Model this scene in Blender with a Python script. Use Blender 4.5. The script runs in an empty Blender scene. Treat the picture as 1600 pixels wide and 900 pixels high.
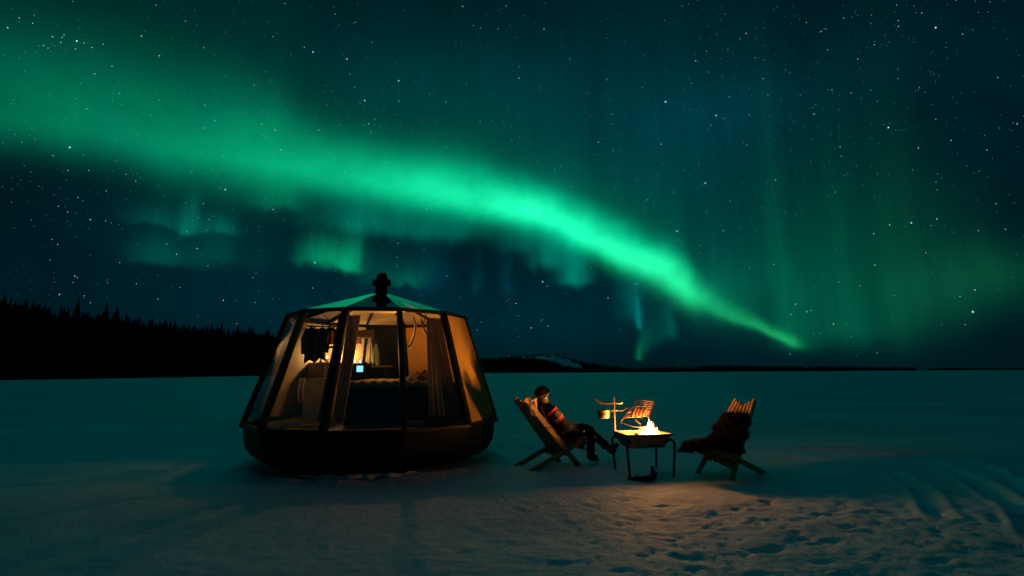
import bpy, bmesh, math, random
import numpy as np
from mathutils import Vector, Matrix

random.seed(11)
rng = np.random.default_rng(7)
scene = bpy.context.scene
COL = scene.collection
R = math.radians

# ------------------------------------------------------------------ camera
cam_d = bpy.data.cameras.new('camera')
cam = bpy.data.objects.new('camera', cam_d)
COL.objects.link(cam)
cam_d.sensor_width = 36.0
cam_d.lens = 18.0
cam_d.clip_start = 0.05
cam_d.clip_end = 12000.0
PITCH = math.atan(132 / 800.0)
cam.matrix_world = (Matrix.Translation((0, 0, 1.25)) @ Matrix.Rotation(math.pi / 2 + PITCH, 4, 'X')
                    @ Matrix.Rotation(-R(0.33), 4, 'Z'))
scene.camera = cam

# ------------------------------------------------------------------ colour management
scene.view_settings.view_transform = 'Standard'
scene.view_settings.look = 'None'
scene.view_settings.exposure = 0.0
scene.view_settings.gamma = 1.0
scene.view_settings.use_curve_mapping = False
scene.cycles.use_denoising = True
scene.cycles.max_bounces = 8
scene.cycles.diffuse_bounces = 2
scene.cycles.glossy_bounces = 3
scene.cycles.use_adaptive_sampling = True
scene.cycles.adaptive_threshold = 0.02
scene.cycles.transparent_max_bounces = 24
scene.cycles.caustics_reflective = False
scene.cycles.caustics_refractive = False
scene.cycles.sample_clamp_indirect = 4.0


# ------------------------------------------------------------------ node expressions
class X:
    """one float socket in a node tree, with arithmetic"""
    def __init__(self, nt, s):
        self.nt, self.s = nt, s

    def op(self, kind, *o):
        n = self.nt.nodes.new('ShaderNodeMath')
        n.operation = kind
        for i, v in enumerate((self,) + o):
            if isinstance(v, X):
                self.nt.links.new(v.s, n.inputs[i])
            else:
                n.inputs[i].default_value = v
        return X(self.nt, n.outputs[0])

    def __add__(self, o): return self.op('ADD', o)
    def __sub__(self, o): return self.op('SUBTRACT', o)
    def __mul__(self, o): return self.op('MULTIPLY', o)
    def __truediv__(self, o): return self.op('DIVIDE', o)


def combine(nt, x, y, z):
    n = nt.nodes.new('ShaderNodeCombineXYZ')
    for i, v in enumerate((x, y, z)):
        if isinstance(v, X):
            nt.links.new(v.s, n.inputs[i])
        else:
            n.inputs[i].default_value = v
    return n.outputs[0]


def noise(nt, vec, scale, detail=2.0, rough=0.5, dist=0.0):
    n = nt.nodes.new('ShaderNodeTexNoise')
    n.inputs['Scale'].default_value = scale
    n.inputs['Detail'].default_value = detail
    n.inputs['Roughness'].default_value = rough
    n.inputs['Distortion'].default_value = dist
    if vec is not None:
        nt.links.new(vec, n.inputs['Vector'])
    return X(nt, n.outputs[0])


def curve(nt, x, pts, lo, hi):
    """y(x) through control points; x spans lo..hi"""
    ys = [p[1] for p in pts]
    top = max(max(ys), 1e-6)
    n = nt.nodes.new('ShaderNodeFloatCurve')
    c = n.mapping.curves[0]
    n.mapping.use_clip = True
    n.mapping.extend = 'HORIZONTAL'
    P = [((p[0] - lo) / (hi - lo), p[1] / top) for p in pts if lo <= p[0] <= hi]
    c.points[0].location = P[0]
    c.points[1].location = P[-1]
    for p in P[1:-1]:
        c.points.new(*p)
    n.mapping.update()
    t = (x - lo) / (hi - lo)
    t.s.node.use_clamp = True
    nt.links.new(t.s, n.inputs['Value'])
    return X(nt, n.outputs[0]) * top


# ------------------------------------------------------------------ sky: night air, northern lights
# directions are azimuth / elevation in degrees, north (+Y) = 0
# azimuth, elevation of the brightest line, soft half width above, below, radiance
BAND=[(-54.80,18.62,5.19,2.11,0.070), (-47.03,20.41,4.87,1.84,0.125), (-43.10,20.92,4.93,1.82,0.150), (-38.62,21.27,4.73,1.94,0.180),
  (-33.53,21.30,4.49,2.36,0.220), (-27.81,21.21,4.18,2.35,0.292), (-21.49,20.89,3.02,1.75,0.367), (-14.63,20.27,2.74,1.65,0.486),
  (-7.38,19.53,2.74,1.52,0.713), (0.05,18.25,2.30,1.39,0.926), (7.39,15.62,2.20,1.34,1.010), (11.63,13.46,2.07,1.34,0.998),
  (15.68,11.15,1.94,1.32,0.975), (18.58,9.33,1.92,1.30,0.832), (20.74,7.65,1.42,0.92,0.361), (23.12,5.93,1.01,0.57,0.218),
  (24.85,4.99,0.76,0.45,0.234), (27.08,3.81,0.60,0.36,0.265), (28.43,3.06,0.55,0.32,0.265), (29.21,2.60,0.51,0.28,0.094),
  (30.24,2.08,0.50,0.28,0.000), (48.06,0.79,0.39,0.21,0.000)]
PATCH=[(-33.23,13.36,0.72,0.73,2.67,0.32,0.0938,'t'), (-35.42,13.75,2.39,1.51,1.74,0.30,0.0438,'t'), (-30.39,13.62,2.41,1.40,1.35,0.32,0.0625,'t'),
  (-35.84,10.28,1.51,3.00,2.32,0.41,0.0438,'t'), (-30.72,10.85,1.07,1.37,3.07,0.54,0.0175,'t'), (-19.01,11.42,2.26,1.99,2.16,0.54,0.2125,'g'),
  (-21.61,11.78,1.57,1.93,1.99,0.46,0.1500,'g'), (-17.34,11.24,1.19,0.94,3.40,0.48,0.1250,'g'), (-11.47,9.74,2.08,1.54,1.40,0.36,0.0562,'g'),
  (-14.27,10.42,2.70,4.18,3.12,0.84,0.0275,'t'), (-24.76,17.00,2.71,1.56,2.85,0.55,0.0750,'g'), (-17.21,15.75,5.24,6.27,2.69,0.94,0.0875,'t'),
  (-7.32,15.57,6.43,5.14,2.79,1.10,0.0875,'t'), (7.25,10.25,1.58,1.43,5.30,0.55,0.1625,'t'), (4.41,12.53,1.82,1.82,4.25,0.87,0.1250,'t'),
  (1.13,14.36,2.21,1.84,2.83,0.87,0.0625,'t'), (-3.99,9.51,0.72,0.72,4.28,0.75,0.0225,'b'), (-0.58,9.37,0.87,0.73,5.00,0.87,0.0275,'b'),
  (-9.03,10.72,2.12,2.15,4.23,2.12,0.0228,'b'), (13.96,4.85,0.34,0.40,3.46,0.48,0.1250,'c'), (13.44,6.95,1.10,0.82,4.18,1.39,0.0625,'c'),
  (17.05,4.08,0.66,0.65,3.41,0.71,0.0438,'t'), (15.96,3.43,2.00,1.64,4.11,0.71,0.0225,'t'), (14.02,1.69,0.47,0.40,1.23,0.29,0.1000,'g'),
  (14.60,2.77,0.80,0.66,2.06,0.59,0.0375,'g'), (21.97,7.24,2.53,4.79,3.98,2.65,0.0650,'g'), (28.65,2.43,1.67,2.15,9.36,0.54,0.0455,'g'),
  (22.82,10.51,7.82,7.02,8.47,3.96,0.0358,'t'), (33.52,4.06,5.83,4.25,13.56,1.77,0.0488,'g'), (37.83,4.38,1.83,2.59,16.61,2.24,0.0243,'G'),
  (44.01,7.58,5.76,4.19,2.57,2.06,0.0358,'G'), (40.60,5.83,3.96,3.54,8.63,2.17,0.0296,'G'), (32.96,3.49,1.54,1.73,11.90,1.78,0.0296,'g'),
  (28.13,6.22,1.42,1.65,16.09,3.76,0.0247,'g'), (14.85,21.97,16.27,16.44,12.32,6.05,0.0290,'u'), (-7.57,30.37,18.30,19.92,5.35,5.11,0.0180,'u'),
  (-32.00,11.30,6.00,7.00,6.00,1.20,0.0160,'t'), (25.29,26.18,8.70,10.25,3.48,3.63,0.0148,'b'), (-25.63,7.31,13.31,19.86,5.16,3.86,0.0114,'b'),
  (7.13,5.71,21.23,13.46,5.68,3.52,0.0152,'b')]
TINT = {'g': (0.004, 1.0, 0.42), 't': (0.0, 1.0, 0.66), 'c': (0.0, 0.85, 0.80),
        'b': (0.0, 0.62, 1.0), 'G': (0.035, 1.0, 0.36), 'u': (0.0, 0.80, 0.95)}

world = bpy.data.worlds.new('World')
scene.world = world
world.use_nodes = True
world.cycles.sampling_method = 'MANUAL'
world.cycles.sample_map_resolution = 512
nt = world.node_tree
nt.nodes.clear()
tc = nt.nodes.new('ShaderNodeTexCoord')
sep = nt.nodes.new('ShaderNodeSeparateXYZ')
nt.links.new(tc.outputs['Generated'], sep.inputs[0])
dx, dy, dz = (X(nt, sep.outputs[i]) for i in range(3))
az0 = dx.op('ARCTAN2', dy) * (180 / math.pi)
el0 = dz.op('ARCSINE') * (180 / math.pi)
wob = noise(nt, tc.outputs['Generated'], 5.0, 2.0, 0.55) - 0.5
wob2 = noise(nt, tc.outputs['Generated'], 13.0, 2.0, 0.55) - 0.5
az = az0 + wob2 * 1.6
el = el0 + wob * 1.0 + wob2 * 0.6
# vertical rays: fine in azimuth, long in elevation
ray1 = noise(nt, combine(nt, az0 * 0.55, el0 * 0.035, 3.0), 1.0, 2.5, 0.6)
ray2 = noise(nt, combine(nt, az0 * 0.16, el0 * 0.02, 9.0), 1.0, 2.0, 0.5)

cen = curve(nt, az, [(b[0], b[1]) for b in BAND], -54.8, 48.06)
wup = curve(nt, az, [(b[0], b[2]) for b in BAND], -54.8, 48.06)
wdn = curve(nt, az, [(b[0], b[3]) for b in BAND], -54.8, 48.06)
amp = curve(nt, az0 + wob2 * 0.5, [(b[0], b[4]) for b in BAND], -54.8, 48.06)
t = el - cen
up = t.op('MAXIMUM', 0.0) / wup
dn = (t * -1.0).op('MAXIMUM', 0.0) / wdn
fold = noise(nt, combine(nt, az0 * 0.10, el0 * 0.16, 5.0), 1.0, 3.0, 0.6)
amp = amp.op('MAXIMUM', 0.0) * (fold * 0.95 + 0.64)
core = (up * up * -0.75 - dn * dn * 0.7).op('EXPONENT')
halo = (up * -0.62 - dn * dn * 0.45).op('EXPONENT')
rayb = ray1 * 0.14 + ray2 * 0.14 + 0.87
back = (az0.op('ABSOLUTE') * -1.0 + 150.0) / 90.0      # the arc thins out behind the viewer
back.s.node.use_clamp = True
band = (core * 0.80 + halo * 0.20) * amp * rayb * back
def vmath(kind, a, b=None):
    n = nt.nodes.new('ShaderNodeVectorMath')
    n.operation = kind
    for i, v in enumerate((a, b)):
        if v is None:
            continue
        if isinstance(v, tuple):
            n.inputs[i].default_value = v
        else:
            nt.links.new(v, n.inputs[i])
    return n.outputs['Value'] if kind == 'DOT_PRODUCT' else n.outputs[0]


# faint curtains and rays: soft sideways, sharp lower edge, long fade upwards
tcol = {k: None for k in TINT}
wob3 = noise(nt, combine(nt, az0 * 0.45, el0 * 0.10, 1.0), 1.0, 2.0, 0.5) - 0.5
pv = combine(nt, az + wob3 * 1.4, el0 + wob2 * 0.9 + wob * 0.5 + wob3 * 1.5, 0.0)
for (a, e, wl, wr, hu, hd, am, c) in PATCH:
    q = vmath('SUBTRACT', pv, (a, e, 0.0))
    m = vmath('MAXIMUM', vmath('MULTIPLY', q, (1 / wr, 1 / hu, 0.0)), vmath('MULTIPLY', q, (-1 / wl, -1 / hd, 0.0)))
    d2 = X(nt, vmath('DOT_PRODUCT', m, m))
    g = X(nt, nt.nodes.new('ShaderNodeMath').outputs[0])
    g.s.node.operation = 'POWER'
    g.s.node.inputs[0].default_value = math.exp(-1.05)
    nt.links.new(d2.s, g.s.node.inputs[1])
    if tcol[c] is None:
        tcol[c] = g * am
    else:
        tcol[c] = g.op('MULTIPLY_ADD', am, tcol[c])
rayp = ray1 * 0.85 + ray2 * 0.8 + 0.18


def tint(fac, rgb):
    n = nt.nodes.new('ShaderNodeCombineColor')
    for i in range(3):
        nt.links.new((fac * rgb[i]).s, n.inputs[i])
    return n.outputs[0]


def addcol(a, b):
    n = nt.nodes.new('ShaderNodeMix')
    n.data_type = 'RGBA'
    n.blend_type = 'ADD'
    n.inputs[0].default_value = 1.0
    nt.links.new(a, n.inputs[6])
    nt.links.new(b, n.inputs[7])
    return n.outputs[2]


# main arc: bluish green high up, yellower where it comes down to the horizon
low = (el0 * -1.0 + 14.0) / 12.0
low.s.node.use_clamp = True
bandc = nt.nodes.new('ShaderNodeCombineColor')
nt.links.new((band * (low * 0.030 + 0.002) + (band * band * band) * 0.012).s, bandc.inputs[0])
nt.links.new(band.s, bandc.inputs[1])
nt.links.new((band * (low * -0.20 + 0.44)).s, bandc.inputs[2])
total = bandc.outputs[0]
# thin clear night air: a little blue
cloud = noise(nt, tc.outputs['Generated'], 3.2, 3.0, 0.6)
total = addcol(total, tint(cloud * 0.021 + 0.0045, (0.0, 0.66, 1.0)))
pt = None
for k, g in tcol.items():
    c = tint(g * rayp, TINT[k])
    pt = c if pt is None else addcol(pt, c)

sky = nt.nodes.new('ShaderNodeTexSky')
sky.sky_type = 'NISHITA'
sky.sun_disc = False
sky.sun_elevation = R(-8.0)
sky.sun_rotation = R(170.0)
sky.altitude = 150.0


def background(colour, strength):
    n = nt.nodes.new('ShaderNodeBackground')
    n.inputs['Strength'].default_value = strength
    if colour is not None:
        nt.links.new(colour, n.inputs['Color'])
    else:
        n.inputs['Color'].default_value = (0, 0, 0, 1)
    return n.outputs[0]


def addsh(a, b):
    n = nt.nodes.new('ShaderNodeAddShader')
    nt.links.new(a, n.inputs[0])
    nt.links.new(b, n.inputs[1])
    return n.outputs[0]


# the faint curtains only stand in the northern half of the sky
inside = (az0.op('ABSOLUTE') * -1.0 + 72.0) / 12.0
inside.s.node.use_clamp = True
inside2 = (el0 * -1.0 + 52.0) / 8.0
inside2.s.node.use_clamp = True
mixp = nt.nodes.new('ShaderNodeMixShader')
nt.links.new((inside * inside2).s, mixp.inputs[0])
nt.links.new(background(None, 0.0), mixp.inputs[1])
nt.links.new(background(pt, 1.0), mixp.inputs[2])
full = addsh(addsh(background(sky.outputs[0], 0.05), background(total, 1.0)), mixp.outputs[0])
wout = nt.nodes.new('ShaderNodeOutputWorld')
nt.links.new(full, wout.inputs['Surface'])


# one broad, very weak green-blue fill sun, added to brighten the snow
sun_d = bpy.data.lights.new('aurora_fill', 'SUN')
sun_d.energy = 0.05
sun_d.angle = R(40.0)
sun_d.color = (0.0, 0.90, 1.0)
sun = bpy.data.objects.new('aurora_fill', sun_d)
COL.objects.link(sun)
SUN_AZ, SUN_EL = R(-20.0), R(62.0)
sun.rotation_euler = Vector((math.sin(SUN_AZ) * math.cos(SUN_EL), math.cos(SUN_AZ) * math.cos(SUN_EL), math.sin(SUN_EL))).to_track_quat('Z', 'Y').to_euler()


# ------------------------------------------------------------------ materials
MATS = {}


def mat(name, col, rough=0.6, var=0.0, vscale=8.0, bump=0.0, bscale=30.0, metal=0.0, spec=0.5, emit=None, estr=0.0,
        stretch=None, col2=None, rot=None):
    m = bpy.data.materials.new(name)
    m.use_nodes = True
    nt = m.node_tree
    b = nt.nodes['Principled BSDF']
    b.inputs['Base Color'].default_value = (*col, 1)
    b.inputs['Roughness'].default_value = rough
    b.inputs['Metallic'].default_value = metal
    b.inputs['Specular IOR Level'].default_value = spec
    t = nt.nodes.new('ShaderNodeTexCoord')
    vec = t.outputs['Object']
    if stretch:
        mp = nt.nodes.new('ShaderNodeMapping')
        mp.inputs['Scale'].default_value = stretch
        if rot:
            mp.vector_type = 'TEXTURE'
            mp.inputs['Scale'].default_value = tuple(1 / q for q in stretch)
            mp.inputs['Rotation'].default_value = rot
        nt.links.new(vec, mp.inputs['Vector'])
        vec = mp.outputs[0]
    if var > 0:
        n = noise(nt, vec, vscale, 4.0, 0.6)
        ramp = nt.nodes.new('ShaderNodeMapRange')
        ramp.inputs[1].default_value = 0.25
        ramp.inputs[2].default_value = 0.75
        nt.links.new(n.s, ramp.inputs[0])
        mx = nt.nodes.new('ShaderNodeMix')
        mx.data_type = 'RGBA'
        c2 = col2 if col2 else tuple(c * (1 - var) for c in col)
        c1 = col if col2 else tuple(min(1, c * (1 + var)) for c in col)
        mx.inputs[6].default_value = (*c1, 1)
        mx.inputs[7].default_value = (*c2, 1)
        nt.links.new(ramp.outputs[0], mx.inputs[0])
        nt.links.new(mx.outputs[2], b.inputs['Base Color'])
    if bump > 0:
        n2 = noise(nt, vec, bscale, 5.0, 0.6)
        bp = nt.nodes.new('ShaderNodeBump')
        bp.inputs['Strength'].default_value = bump
        bp.inputs['Distance'].default_value = 0.02
        nt.links.new(n2.s, bp.inputs['Height'])
        nt.links.new(bp.outputs[0], b.inputs['Normal'])
    if emit:
        b.inputs['Emission Color'].default_value = (*emit, 1)
        b.inputs['Emission Strength'].default_value = estr
    MATS[name] = m
    return m


def glass_mat(name, tintc, rough=0.02):
    m = bpy.data.materials.new(name)
    m.use_nodes = True
    nt = m.node_tree
    nt.nodes.clear()
    o = nt.nodes.new('ShaderNodeOutputMaterial')
    mx = nt.nodes.new('ShaderNodeMixShader')
    lw = nt.nodes.new('ShaderNodeLayerWeight')
    f = X(nt, lw.outputs['Facing'])
    f = f.op('POWER', 5.0) * 0.96 + 0.04
    tr = nt.nodes.new('ShaderNodeBsdfTransparent')
    tr.inputs[0].default_value = (*tintc, 1)
    gl = nt.nodes.new('ShaderNodeBsdfGlossy')
    gl.inputs['Color'].default_value = (1, 1, 1, 1)
    gl.inputs['Roughness'].default_value = rough
    nt.links.new(f.s, mx.inputs[0])
    nt.links.new(tr.outputs[0], mx.inputs[1])
    nt.links.new(gl.outputs[0], mx.inputs[2])
    nt.links.new(mx.outputs[0], o.inputs['Surface'])
    MATS[name] = m
    return m


def emit_mat(name, col, strength, sampled=True, clear=False):
    m = bpy.data.materials.new(name)
    m.use_nodes = True
    nt = m.node_tree
    nt.nodes.clear()
    o = nt.nodes.new('ShaderNodeOutputMaterial')
    e = nt.nodes.new('ShaderNodeEmission')
    e.inputs['Color'].default_value = (*col, 1)
    e.inputs['Strength'].default_value = strength
    if clear:                                          # burning gas: glows, hides nothing behind it
        tr = nt.nodes.new('ShaderNodeBsdfTransparent')
        ad = nt.nodes.new('ShaderNodeAddShader')
        nt.links.new(e.outputs[0], ad.inputs[0])
        nt.links.new(tr.outputs[0], ad.inputs[1])
        nt.links.new(ad.outputs[0], o.inputs['Surface'])
    else:
        nt.links.new(e.outputs[0], o.inputs['Surface'])
    m.cycles.emission_sampling = 'FRONT_BACK' if sampled else 'NONE'
    MATS[name] = m
    return m


# ------------------------------------------------------------------ mesh builder
class MB:
    def __init__(self):
        self.v, self.f, self.m = [], [], []

    def add(self, vs, fs, mi=0):
        k = len(self.v)
        self.v += [tuple(p) for p in vs]
        self.f += [tuple(i + k for i in f) for f in fs]
        self.m += [mi] * len(fs)
        return self

    def box(self, lo, hi, M=None, mi=0):
        x0, y0, z0 = lo
        x1, y1, z1 = hi
        vs = [Vector(p) for p in ((x0, y0, z0), (x1, y0, z0), (x1, y1, z0), (x0, y1, z0), (x0, y0, z1), (x1, y0, z1), (x1, y1, z1), (x0, y1, z1))]
        if M is not None:
            vs = [M @ p for p in vs]
        return self.add(vs, [(0, 3, 2, 1), (4, 5, 6, 7), (0, 1, 5, 4), (1, 2, 6, 5), (2, 3, 7, 6), (3, 0, 4, 7)], mi)

    def beam(self, p0, p1, w, d, n, mi=0, cham=0.18):
        """bar from p0 to p1, w wide, d deep along n, with chamfered long edges"""
        p0, p1, n = Vector(p0), Vector(p1), Vector(n).normalized()
        a = (p1 - p0).normalized()
        s = a.cross(n).normalized()
        n = s.cross(a).normalized()
        c = min(w, d) * cham
        prof = [(-w / 2 + c, -d / 2), (w / 2 - c, -d / 2), (w / 2, -d / 2 + c), (w / 2, d / 2 - c), (w / 2 - c, d / 2), (-w / 2 + c, d / 2), (-w / 2, d / 2 - c), (-w / 2, -d / 2 + c)]
        vs = [p0 + s * x + n * y for x, y in prof] + [p1 + s * x + n * y for x, y in prof]
        fs = [(i, (i + 1) % 8, 8 + (i + 1) % 8, 8 + i) for i in range(8)] + [tuple(range(7, -1, -1)), tuple(range(8, 16))]
        return self.add(vs, fs, mi)

    def tube(self, pts, rad, n=8, mi=0, cap=True):
        pts = [Vector(p) for p in pts]
        if not hasattr(rad, '__len__'):
            rad = [rad] * len(pts)
        k = len(self.v)
        prev = None
        for i, p in enumerate(pts):
            a = (pts[min(i + 1, len(pts) - 1)] - pts[max(i - 1, 0)]).normalized()
            if prev is None:
                u = a.orthogonal().normalized()
            else:
                u = (prev - a * prev.dot(a)).normalized()
            prev = u
            w = a.cross(u)
            for j in range(n):
                t = 2 * math.pi * j / n
                self.v.append(tuple(p + (u * math.cos(t) + w * math.sin(t)) * rad[i]))
        for i in range(len(pts) - 1):
            for j in range(n):
                self.f.append((k + i * n + j, k + i * n + (j + 1) % n, k + (i + 1) * n + (j + 1) % n, k + (i + 1) * n + j))
                self.m.append(mi)
        if cap:
            self.f += [tuple(k + j for j in range(n - 1, -1, -1)), tuple(k + (len(pts) - 1) * n + j for j in range(n))]
            self.m += [mi, mi]
        return self

    def lathe(self, prof, c, n=16, mi=0, M=None):
        """prof: (r, z) from bottom to top round the vertical through c"""
        k = len(self.v)
        c = Vector(c)
        for r, z in prof:
            for j in range(n):
                t = 2 * math.pi * j / n
                p = Vector((r * math.cos(t), r * math.sin(t), z))
                p = (M @ p if M is not None else p) + c
                self.v.append(tuple(p))
        for i in range(len(prof) - 1):
            for j in range(n):
                self.f.append((k + i * n + j, k + i * n + (j + 1) % n, k + (i + 1) * n + (j + 1) % n, k + (i + 1) * n + j))
                self.m.append(mi)
        self.f += [tuple(k + j for j in range(n - 1, -1, -1)), tuple(k + (len(prof) - 1) * n + j for j in range(n))]
        self.m += [mi, mi]
        return self

    def slab(self, quad, t, n, mi=0):
        """polygon given a thickness t along n"""
        q = [Vector(p) for p in quad]
        n = Vector(n).normalized() * t
        k = len(q)
        return self.add(q + [p + n for p in q], [tuple(range(k - 1, -1, -1)), tuple(range(k, 2 * k))] +
                        [(i, (i + 1) % k, k + (i + 1) % k, k + i) for i in range(k)], mi)

    def build(self, name, mats, parent=None, smooth=False, loc=None):
        me = bpy.data.meshes.new(name)
        me.from_pydata(self.v, [], self.f)
        mats = mats if isinstance(mats, (list, tuple)) else [mats]
        for m in mats:
            me.materials.append(MATS[m] if isinstance(m, str) else m)
        if len(mats) > 1:
            me.polygons.foreach_set('material_index', self.m)
        me.update()
        if len(self.f) < 20000:
            bm = bmesh.new()
            bm.from_mesh(me)
            bmesh.ops.recalc_face_normals(bm, faces=bm.faces)
            bm.to_mesh(me)
            bm.free()
        if smooth:
            me.polygons.foreach_set('use_smooth', [True] * len(me.polygons))
            try:
                me.set_sharp_from_angle(angle=R(40))
            except Exception:
                pass
        o = bpy.data.objects.new(name, me)
        COL.objects.link(o)
        if parent is not None:
            o.parent = parent
        elif loc is not None:
            o.location = loc
        return o


def tag(o, label=None, cat=None, group=None, kind=None):
    if label:
        o['label'] = label
    if cat:
        o['category'] = cat
    if group:
        o['group'] = group
    if kind:
        o['kind'] = kind
    return o


def empty(name, loc, rz=0.0):
    o = bpy.data.objects.new(name, None)
    o.empty_display_size = 0.1
    COL.objects.link(o)
    o.location = loc
    o.rotation_euler = (0, 0, rz)
    return o


def copy_tree(o, parent=None):
    c = o.copy()
    COL.objects.link(c)
    c.parent = parent
    for ch in list(o.children):
        copy_tree(ch, c)
    return c


sm = mat('snow', (0.82, 0.86, 0.90), 0.75, spec=0.6)
snt = sm.node_tree
sb_ = snt.nodes['Principled BSDF']
stc = snt.nodes.new('ShaderNodeTexCoord')
smp = snt.nodes.new('ShaderNodeMapping')
smp.inputs['Rotation'].default_value = (0, 0, R(24))
smp.inputs['Scale'].default_value = (0.35, 1.0, 1.0)
snt.links.new(stc.outputs['Object'], smp.inputs['Vector'])
# wind-scoured patches: harder, greyer and glossier crust between soft drifts
scour = noise(snt, smp.outputs[0], 0.22, 5.0, 0.62)
mrs = snt.nodes.new('ShaderNodeMapRange')
mrs.inputs[1].default_value = 0.40
mrs.inputs[2].default_value = 0.64
snt.links.new(scour.s, mrs.inputs[0])
smx = snt.nodes.new('ShaderNodeMix')
smx.data_type = 'RGBA'
smx.inputs[6].default_value = (0.84, 0.87, 0.90, 1)
smx.inputs[7].default_value = (0.50, 0.56, 0.62, 1)
snt.links.new(mrs.outputs[0], smx.inputs[0])
snt.links.new(smx.outputs[2], sb_.inputs['Base Color'])
rgh = X(snt, mrs.outputs[0]) * -0.16 + 0.72
snt.links.new(rgh.s, sb_.inputs['Roughness'])
hgt = noise(snt, smp.outputs[0], 1.3, 4.0, 0.6) * 0.050 + noise(snt, stc.outputs['Object'], 13.0, 5.0, 0.68) * 0.022 + noise(snt, stc.outputs['Object'], 70.0, 3.0, 0.6) * 0.004
sbp = snt.nodes.new('ShaderNodeBump')
sbp.inputs['Strength'].default_value = 0.9
sbp.inputs['Distance'].default_value = 1.0
snt.links.new(hgt.s, sbp.inputs['Height'])
snt.links.new(sbp.outputs[0], sb_.inputs['Normal'])
mat('snow_crust', (0.80, 0.84, 0.88), 0.6, var=0.06, vscale=9, bump=0.6, bscale=30)
mat('forest_floor', (0.020, 0.022, 0.022), 0.95, spec=0.0)
mat('needles', (0.020, 0.028, 0.020), 0.95, var=0.3, vscale=2.0, spec=0.0)
mat('bark', (0.05, 0.038, 0.03), 0.9, spec=0.1)
mat('hull_black', (0.003, 0.003, 0.0035), 0.6, bump=0.10, bscale=14, var=0.35, vscale=5, spec=0.2)
mat('frame_black', (0.007, 0.0065, 0.0065), 0.45, bump=0.06, bscale=40, var=0.3, vscale=9, spec=0.3)
mat('panel', (0.62, 0.52, 0.38), 0.55, var=0.07, vscale=3.5, bump=0.08, bscale=60)
mat('panel_orange_lit', (0.68, 0.36, 0.09), 0.9, var=0.08, vscale=3.5, bump=0.08, bscale=60, spec=0.08)  # orange of the fire and bulb light put into the panel colour
mat('lining', (0.72, 0.56, 0.38), 0.65, var=0.10, vscale=6, bump=0.1, bscale=40)
mat('deck', (0.22, 0.13, 0.07), 0.5, var=0.3, vscale=5, stretch=(1, 9, 1), bump=0.2, bscale=20)
mat('door_black', (0.005, 0.006, 0.007), 0.5, var=0.2, spec=0.25)
mat('cabinet_wood', (0.14, 0.09, 0.055), 0.5, var=0.25, vscale=6, stretch=(1, 1, 8), bump=0.1)
mat('knit', (0.52, 0.43, 0.33), 0.95, var=0.3, vscale=30, bump=0.8, bscale=45, spec=0.05)
mat('bed_dark', (0.035, 0.022, 0.020), 0.8, var=0.25, vscale=7, bump=0.2, bscale=30)
mat('quilt', (0.26, 0.17, 0.12), 0.9, var=0.4, vscale=9, bump=0.5, bscale=16)
mat('cloth_black', (0.016, 0.016, 0.020), 0.9, var=0.4, vscale=12, bump=0.4, bscale=24, spec=0.1)
mat('cloth_orange', (0.55, 0.13, 0.03), 0.85, var=0.3, vscale=16, bump=0.3)
mat('cloth_mint', (0.24, 0.30, 0.25), 0.9, var=0.15)
mat('cloth_pink', (0.55, 0.22, 0.22), 0.9, var=0.3, vscale=30)
mat('cloth_purple', (0.10, 0.05, 0.09), 0.9, var=0.5, vscale=60)
mat('plastic_yellow', (0.60, 0.30, 0.03), 0.5, var=0.1)
mat('antler', (0.62, 0.50, 0.34), 0.55, var=0.25, vscale=30, bump=0.2, bscale=60)
mat('wax', (0.75, 0.66, 0.5), 0.5)
mat('wood_back', (0.44, 0.25, 0.095), 0.6, var=0.25, vscale=3, stretch=(2, 26, 26), bump=0.25, bscale=6, rot=(0, R(49.7), 0))
mat('wood_seat', (0.40, 0.23, 0.09), 0.6, var=0.25, vscale=3, stretch=(2, 26, 26), bump=0.25, bscale=6, rot=(0, R(-22), 0))
mat('wood_end', (0.20, 0.13, 0.08), 0.8, var=0.4, vscale=14, bump=0.5, bscale=30)
mat('steel_black', (0.030, 0.027, 0.025), 0.45, metal=0.6, var=0.4, vscale=14, bump=0.15, bscale=50)
mat('steel_soot', (0.20, 0.15, 0.11), 0.5, metal=0.8, var=0.5, vscale=18, bump=0.2, bscale=40)
mat('steel_bright', (0.20, 0.11, 0.05), 0.5, metal=0.9, var=0.2, vscale=25)
mat('brass', (0.30, 0.21, 0.10), 0.4, metal=0.7, var=0.45, vscale=20)
mat('sausage', (0.16, 0.04, 0.015), 0.42, var=0.45, vscale=40, bump=0.2, bscale=60)
mat('charcoal', (0.02, 0.018, 0.016), 0.9, bump=0.5, bscale=40)
mat('jacket', (0.012, 0.013, 0.018), 0.75, var=0.3, vscale=15, bump=0.3, bscale=22, spec=0.2)
mat('jacket_tan', (0.13, 0.09, 0.06), 0.8, var=0.2, vscale=15, bump=0.3, bscale=30, spec=0.2)
mat('trousers', (0.0025, 0.0025, 0.003), 0.95, var=0.3, vscale=15, bump=0.4, bscale=18, spec=0.03)
mat('skin', (0.50, 0.30, 0.21), 0.5, var=0.08, vscale=20)
mat('boot', (0.012, 0.010, 0.009), 0.55, bump=0.2, bscale=40)
mat('beanie', (0.020, 0.012, 0.010), 0.95, bump=0.8, bscale=90, var=0.3, vscale=40, spec=0.05)
mat('stripe_red', (0.85, 0.03, 0.05), 0.5)
mat('reflective', (0.85, 0.85, 0.82), 0.4)
mat('hair', (0.03, 0.018, 0.01), 0.6)
mat('fur', (0.012, 0.008, 0.006), 0.9, var=0.6, vscale=10, spec=0.1)
mat('rope', (0.55, 0.36, 0.18), 0.9, bump=0.6, bscale=120)


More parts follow.
